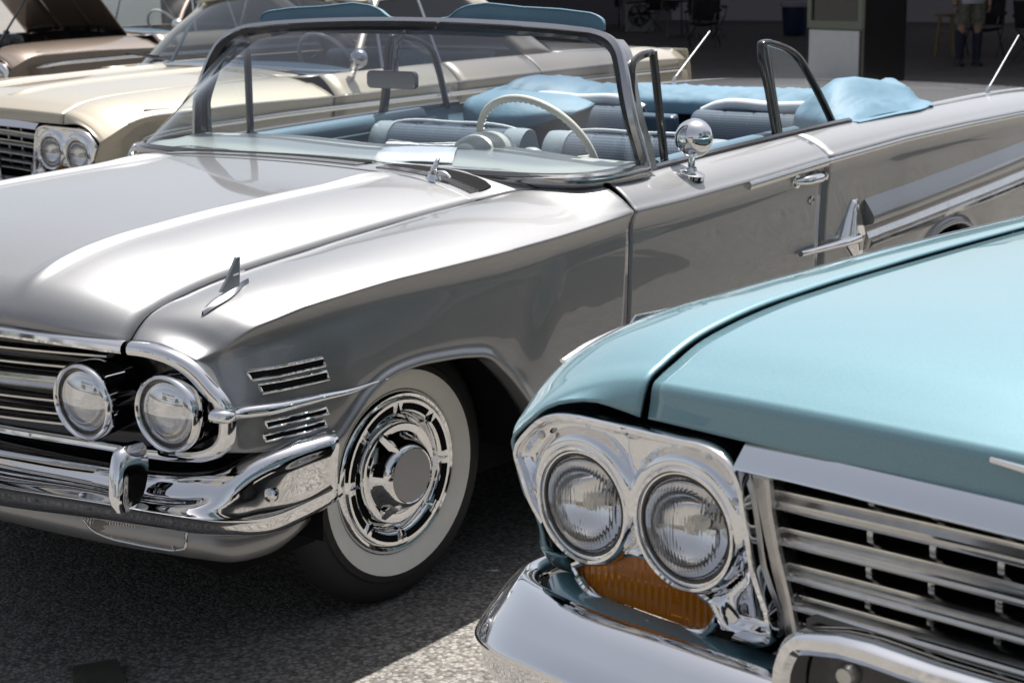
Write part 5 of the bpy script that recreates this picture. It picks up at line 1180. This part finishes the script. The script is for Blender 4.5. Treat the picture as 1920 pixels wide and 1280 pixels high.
# camp chairs
def camp_chair(loc, rz, label, m_='dark_cloth'):
    T = thing('camp_chair', label, 'chair', loc, rz, 'folding camp chairs under the tents')
    MB().grid(loft([[V((-.24, y, .44-.03*(1-(y/.24)**2))) for y in (-.24, 0, .24)], [V((.0, y, .41-.04*(1-(y/.24)**2))) for y in (-.24, 0, .24)], [V((.24, y, .44-.03*(1-(y/.24)**2))) for y in (-.24, 0, .24)]], 3, 3)).build('seat', m_, T, solid=.01)
    MB().grid(loft([[V((-.25-.02*(1-(y/.24)**2), y, .46)) for y in (-.24, 0, .24)], [V((-.33-.03*(1-(y/.24)**2), y, .86)) for y in (-.24, 0, .24)]], 3, 3)).build('backrest', m_, T, solid=.01)
    for s in (1, -1):
        MB().tube([V((.27, .27*s, 0)), V((-.26, .25*s, .46)), V((-.34, .25*s, .88))], .011, 8).build('leg', 'gunmetal', T)
        MB().tube([V((-.27, .27*s, 0)), V((.25, .25*s, .45)), V((.26, .27*s, .62))], .011, 8).build('leg', 'gunmetal', T)
        MB().tube([V((.28, .27*s, .62)), V((-.30, .27*s, .64))], .022, 8).build('armrest', m_, T)
    return T
for x, y, rz, lb in ((-22.8, -11.6, 20, 'dark camp chair nearest the sedan trunk in the wide tent'), (-25.2, -12.9, 60, 'dark camp chair in front of the white-clothed table'), (-27.6, -15.8, -10, 'dark camp chair in the far left of the wide tent'),
                     (-21.4, -5.1, 160, 'dark camp chair just behind the person'), (-22.0, -6.2, 10, 'dark camp chair between cabinet and person')):
    camp_chair((x, y, 0), rad(rz), lb)
# wooden stool
WS = thing('wooden_stool', 'light wooden stool beside the black side of the cabinet', 'stool', (-21.85, -6.75, 0), rad(25))
MB().lathe([(.0001, .64), (.16, .64), (.17, .625), (.165, .60), (.0001, .60)], (0, 0, 0), (0, 0, 1), 24).build('seat', 'wood', WS)
for a in range(4):
    t = pi/4+a*pi/2; MB().tube(lin([(.20*cos(t), .20*sin(t), 0), (.12*cos(t), .12*sin(t), .61)], 2), .019, 8).build('leg', 'wood', WS)
for z in (.22, .36):
    MB().tube([V((.17*cos(pi/4+a*pi/2), .17*sin(pi/4+a*pi/2), z)) for a in range(4)], .011, 8, closed=True).build('stretcher', 'wood', WS)
# portable fan and canister in the shade
FN = thing('floor_fan', 'round floor fan on a pale box in the wide tent', 'fan', (-28.0, -16.2, 0), rad(30))
MB().box((0, 0, .30), (.5, .6, .60)).build('fan_box', 'white_panel', FN, smooth=0, bevel=.02)
MB().lathe([(.21, -.06), (.235, -.03), (.235, .03), (.21, .06)], (.27, 0, .36), (1, 0, 0), 32).build('fan_ring', 'black_gloss', FN)
for i in range(5):
    t = 2*pi*i/5; MB().grid([[V((.26, .04*cos(t), .36+.04*sin(t))), V((.30, .19*cos(t+.1), .36+.19*sin(t+.1)))], [V((.28, .05*cos(t+.6), .36+.05*sin(t+.6))), V((.27, .19*cos(t+.7), .36+.19*sin(t+.7)))]]).build('fan_blade', 'gunmetal', FN, solid=.004)

# person standing by the tent
def skin_mesh(name, verts, edges, radii, material, parent, sub=2):
    me = bpy.data.meshes.new(name); me.from_pydata(verts, edges, []); o = bpy.data.objects.new(name, me); COL.objects.link(o)
    if parent: o.parent = parent
    md = o.modifiers.new('skin', 'SKIN'); md.use_smooth_shade = True
    sv_ = me.skin_vertices[0].data
    for i, r in enumerate(radii): sv_[i].radius = r if isinstance(r, tuple) else (r, r)
    sv_[0].use_root = True
    o.modifiers.new('sub', 'SUBSURF').render_levels = sub
    o.modifiers['sub'].levels = sub; me.materials.append(MAT[material]); return o
PE = thing('person', 'person in light shirt, camouflage shorts, dark socks and trainers standing at the tent edge', 'person', (-19.8, -5.57, 0), rad(35))
bv = [(0, 0, .98), (0, 0, 1.12), (0, 0, 1.30), (.0, 0, 1.44), (0.01, 0, 1.52), (.02, 0, 1.60), (.03, 0, 1.72), (.02, 0, 1.79),
      (0, .10, .92), (.02, .115, .50), (-.02, .12, .10), (.03, .125, .045), (.13, .135, .03),
      (0, -.10, .92), (.04, -.115, .50), (.0, -.12, .10), (.05, -.125, .045), (.15, -.135, .03),
      (0, .19, 1.42), (-.02, .25, 1.14), (.06, .25, .90), (.09, .25, .82), (0, -.19, 1.42), (-.02, -.25, 1.14), (.10, -.24, .92), (.14, -.24, .84)]
be = [(0, 1), (1, 2), (2, 3), (3, 4), (4, 5), (5, 6), (6, 7), (0, 8), (8, 9), (9, 10), (10, 11), (11, 12), (0, 13), (13, 14), (14, 15), (15, 16), (16, 17), (3, 18), (18, 19), (19, 20), (20, 21), (3, 22), (22, 23), (23, 24), (24, 25)]
br = [(.15, .12), (.145, .11), (.155, .115), (.10, .08), .055, .07, (.085, .075), .05, .095, .06, .04, .045, .032, .095, .06, .04, .045, .032, .055, .045, .035, .022, .055, .045, .035, .022]
skin_mesh('body', bv, be, br, 'skin', PE)
for s in (1, -1):
    b_ = V((.09 if s > 0 else .14, .25*s - (.01 if s < 0 else 0), .82))
    for k, (dx, L) in enumerate(((-.03, .075), (-.01, .085), (.01, .08), (.03, .065))):
        skin_mesh('finger', [tuple(b_ + V((dx, 0, -.01))), tuple(b_ + V((dx+.008, -.008*s, -.045))), tuple(b_ + V((dx+.004, -.022*s, -.01-L)))], [(0, 1), (1, 2)], [.0095, .0085, .007], 'skin', PE, 1)
    skin_mesh('thumb', [tuple(b_ + V((.025, -.012*s, .015))), tuple(b_ + V((.05, -.022*s, -.02))), tuple(b_ + V((.052, -.03*s, -.05)))], [(0, 1), (1, 2)], [.011, .009, .008], 'skin', PE, 1)
    lx = .0 if s > 0 else .02
    MB().lathe([(.118, .98), (.128, .86), (.118, .72), (.112, .62), (.108, .575), (.100, .575)], (lx, .105*s, 0), (0, 0, 1), 24).build('shorts_leg', 'camo', PE)
    MB().lathe([(.066, .50), (.070, .44), (.068, .34), (.058, .20), (.052, .10), (.048, .08)], (lx, .12*s, 0), (0, 0, 1), 20).build('sock', 'denim', PE)
    sh = loft([[V((-.11+lx, (.12-.045)*s, .01)), V((-.12+lx, .12*s, .10)), V((-.11+lx, (.12+.045)*s, .01))], [V((-.02+lx, (.12-.055)*s, .005)), V((-.02+lx, .12*s, .13)), V((-.02+lx, (.12+.055)*s, .005))], [V((.12+lx, (.13-.055)*s, .005)), V((.11+lx, .13*s, .085)), V((.12+lx, (.13+.055)*s, .005))], [V((.22+lx, (.135-.03)*s, .01)), V((.21+lx, .135*s, .04)), V((.22+lx, (.135+.03)*s, .01))]], 4, 5)
    MB().grid(sh).face([r[0] for r in sh] + [r[-1] for r in sh[::-1]]).build('shoe', 'shoe', PE, smooth=60)
MB().lathe([(.20, .86), (.205, .95), (.19, 1.10), (.20, 1.30), (.17, 1.43), (.08, 1.50)], (0, 0, 0), (0, 0, 1), 28).build('shirt', 'white_cloth', PE)
for s in (1, -1): skin_mesh('sleeve', [(0, .16*s, 1.43), (-.01, .23*s, 1.28), (-.02, .25*s, 1.16)], [(0, 1), (1, 2)], [.085, .08, .075], 'white_cloth', PE, 1)
MB().lathe([(.0001, 1.835), (.06, 1.82), (.095, 1.77), (.10, 1.72), (.085, 1.69)], (.0, 0, 0), (0, 0, 1), 24).build('hair', 'black_matte', PE)
for s in (1, -1): MB().lathe([(.0001, .010), (.008, .007), (.011, 0)], (.105, .032*s, 1.70), (1, 0, 0), 12).build('eye', 'black_gloss', PE)
MB().tube([V((.10, 0, 1.70)), V((.125, 0, 1.665)), V((.105, 0, 1.655))], .013, 8).build('nose', 'skin', PE)
MB().tube([V((.098, -.025, 1.625)), V((.108, 0, 1.622)), V((.098, .025, 1.625))], .006, 6).build('mouth', 'camo', PE)

# small sign plate lying in the shadow in front of the convertible
pl = [(.752, .431, .014), (.668, .486, .016), (.735, .60, .010), (.84, .54, .008)]
sp2 = MB().prism([V(p) for p in pl], (.004, .002, .007)).build('metal_plate', 'olive', None, smooth=0, bevel=.002)
tag(sp2, 'small olive metal plate lying on the shaded asphalt before the convertible', 'plate')

# ---- street behind the photographer (seen only as reflections in chrome and lenses)
def pillar_hall(name, label, loc, rz, w, h, n, m_='stone'):
    B = thing(name, label, 'building', loc, rz)
    MB().box((-4, 0, h/2), (8, w, h)).build('wall', m_, B, smooth=0)
    MB().box((1.2, 0, h+.45), (11.2, w+1.2, .9)).build('entablature', m_, B, smooth=0, bevel=.1)
    pr = [V((6.6, -w/2-.6, h+.9)), V((6.6, w/2+.6, h+.9)), V((6.6, 0, h+3.4))]
    MB().prism(pr, (-14.5, 0, 0)).build('roof', 'roof_tile', B, smooth=0)
    MB().box((2.8, 0, .35), (7.6, w+.8, .7)).build('steps', m_, B, smooth=0)
    for i in range(n):
        y = -w/2+.8+(w-1.6)*i/(n-1); MB().lathe([(.62, .7), (.62, .95), (.50, 1.0), (.44, h-.5), (.62, h-.2), (.62, h)], (5.6, y, 0), (0, 0, 1), 20).build('column', m_, B)
    for i in range(n-1):
        y = -w/2+.8+(w-1.6)*(i+.5)/(n-1)
        for z in (2.6, 5.6):
            if z+1 < h: MB().box((.03, y, z), (.1, 1.3, 2.0)).build('window', 'window_dark', B, smooth=0)
    return B
pillar_hall('columned_hall', 'pale stone hall with a row of columns and pitched roof across the street', (44, 17, 0), rad(180+12), 22, 8.5, 7)
def block(name, label, loc, rz, w, d, h, m_):
    B = thing(name, label, 'building', loc, rz)
    MB().box((0, 0, h/2), (d, w, h)).build('wall', m_, B, smooth=0)
    MB().box((0, 0, h+.2), (d+.5, w+.5, .4)).build('roof', 'roof_tile', B, smooth=0, bevel=.05)
    for i in range(int(w/3)):
        for j in range(int(h/3.2)):
            MB().box((d/2+.02, -w/2+1.5+3*i, 1.9+3.2*j), (.1, 1.5, 1.7)).build('window', 'window_dark', B, smooth=0)
    return B
block('street_building', 'plain street building with rows of dark windows beyond the trees', (52, -22, 0), rad(170), 24, 10, 13, 'white_panel')
block('street_building', 'tan street building to the side of the parked cars', (6, 48, 0), rad(-90), 30, 10, 8, 'stone')
def tree(loc, h, r, seed, label):
    rnd = random.Random(seed); T = thing('street_tree', label, 'tree', loc, 0, 'trees along the street')
    MB().tube(nucr([(0, 0, 0), (.1, .05, h*.3), (-.05, .1, h*.6), (.05, 0, h*.8)], 4), .18, 10, scale=lambda t: 1-.7*t).build('trunk', 'bark', T)
    lb = MB()
    for i in range(6):
        a = rnd.uniform(0, 2*pi); z = h*rnd.uniform(.4, .6); lb.tube([V((0, 0, z)), V((cos(a)*r*.4, sin(a)*r*.4, z+h*.15)), V((cos(a)*r*.8, sin(a)*r*.8, z+h*.25))], .07, 6, scale=lambda t: 1-.7*t)
    lb.build('limbs', 'bark', T)
    cr_ = MB()
    cl = [(V((rnd.gauss(0, r*.42), rnd.gauss(0, r*.42), h*.66+rnd.gauss(0, h*.16))), rnd.uniform(.3, .55)*r) for _ in range(34)]
    for c, q in cl:
        for k in range(70):
            d = V((rnd.gauss(0, 1), rnd.gauss(0, 1), rnd.gauss(0, 1))).normalized(); p = c + d*q*rnd.uniform(.7, 1.05)
            u = d.orthogonal().normalized(); v = d.cross(u); t = rnd.uniform(0, 6.3); e = (u*cos(t)+v*sin(t)); f = (d.cross(e)*.7 + d*rnd.uniform(-.6, .6)).normalized(); s_ = rnd.uniform(.10, .22)
            b = len(cr_.v); cr_.v += [tuple(p-e*s_), tuple(p-f*s_*.5), tuple(p+e*s_), tuple(p+f*s_*.5)]; cr_.f.append((b, b+1, b+2, b+3))
    cr_.build('crown', 'leaf', T, smooth=0, recalc=False)
for i, (x, y, h, r, lb) in enumerate(((34, -3, 8, 3.2, 'leafy street tree nearest the columned hall, left of it'), (30, -16, 7, 2.8, 'leafy street tree before the plain building'), (30, 34, 8, 3.2, 'leafy street tree right of the columned hall'), (14, 40, 7, 3.0, 'leafy street tree before the tan building'), (-12, 38, 8, 3.4, 'leafy street tree farthest along the tan building'), (1.5, 13.5, 9, 3.6, 'unseen leafy tree added close beside the blue sedan to block sky light'), (-5, 14, 9.5, 4.0, 'unseen leafy tree added abreast of the convertible rear to block sky light'), (-11.5, 14, 9.5, 4.0, 'unseen leafy tree added third in the row beside the blue sedan to block sky light'), (-18, 14.5, 9, 3.8, 'unseen leafy tree added at the far end of the near row to block sky light'))):
    tree((x, y, 0), h, r, 11+i, lb)  # near row of trees is added unseen, blocking sky to darken the silver flank
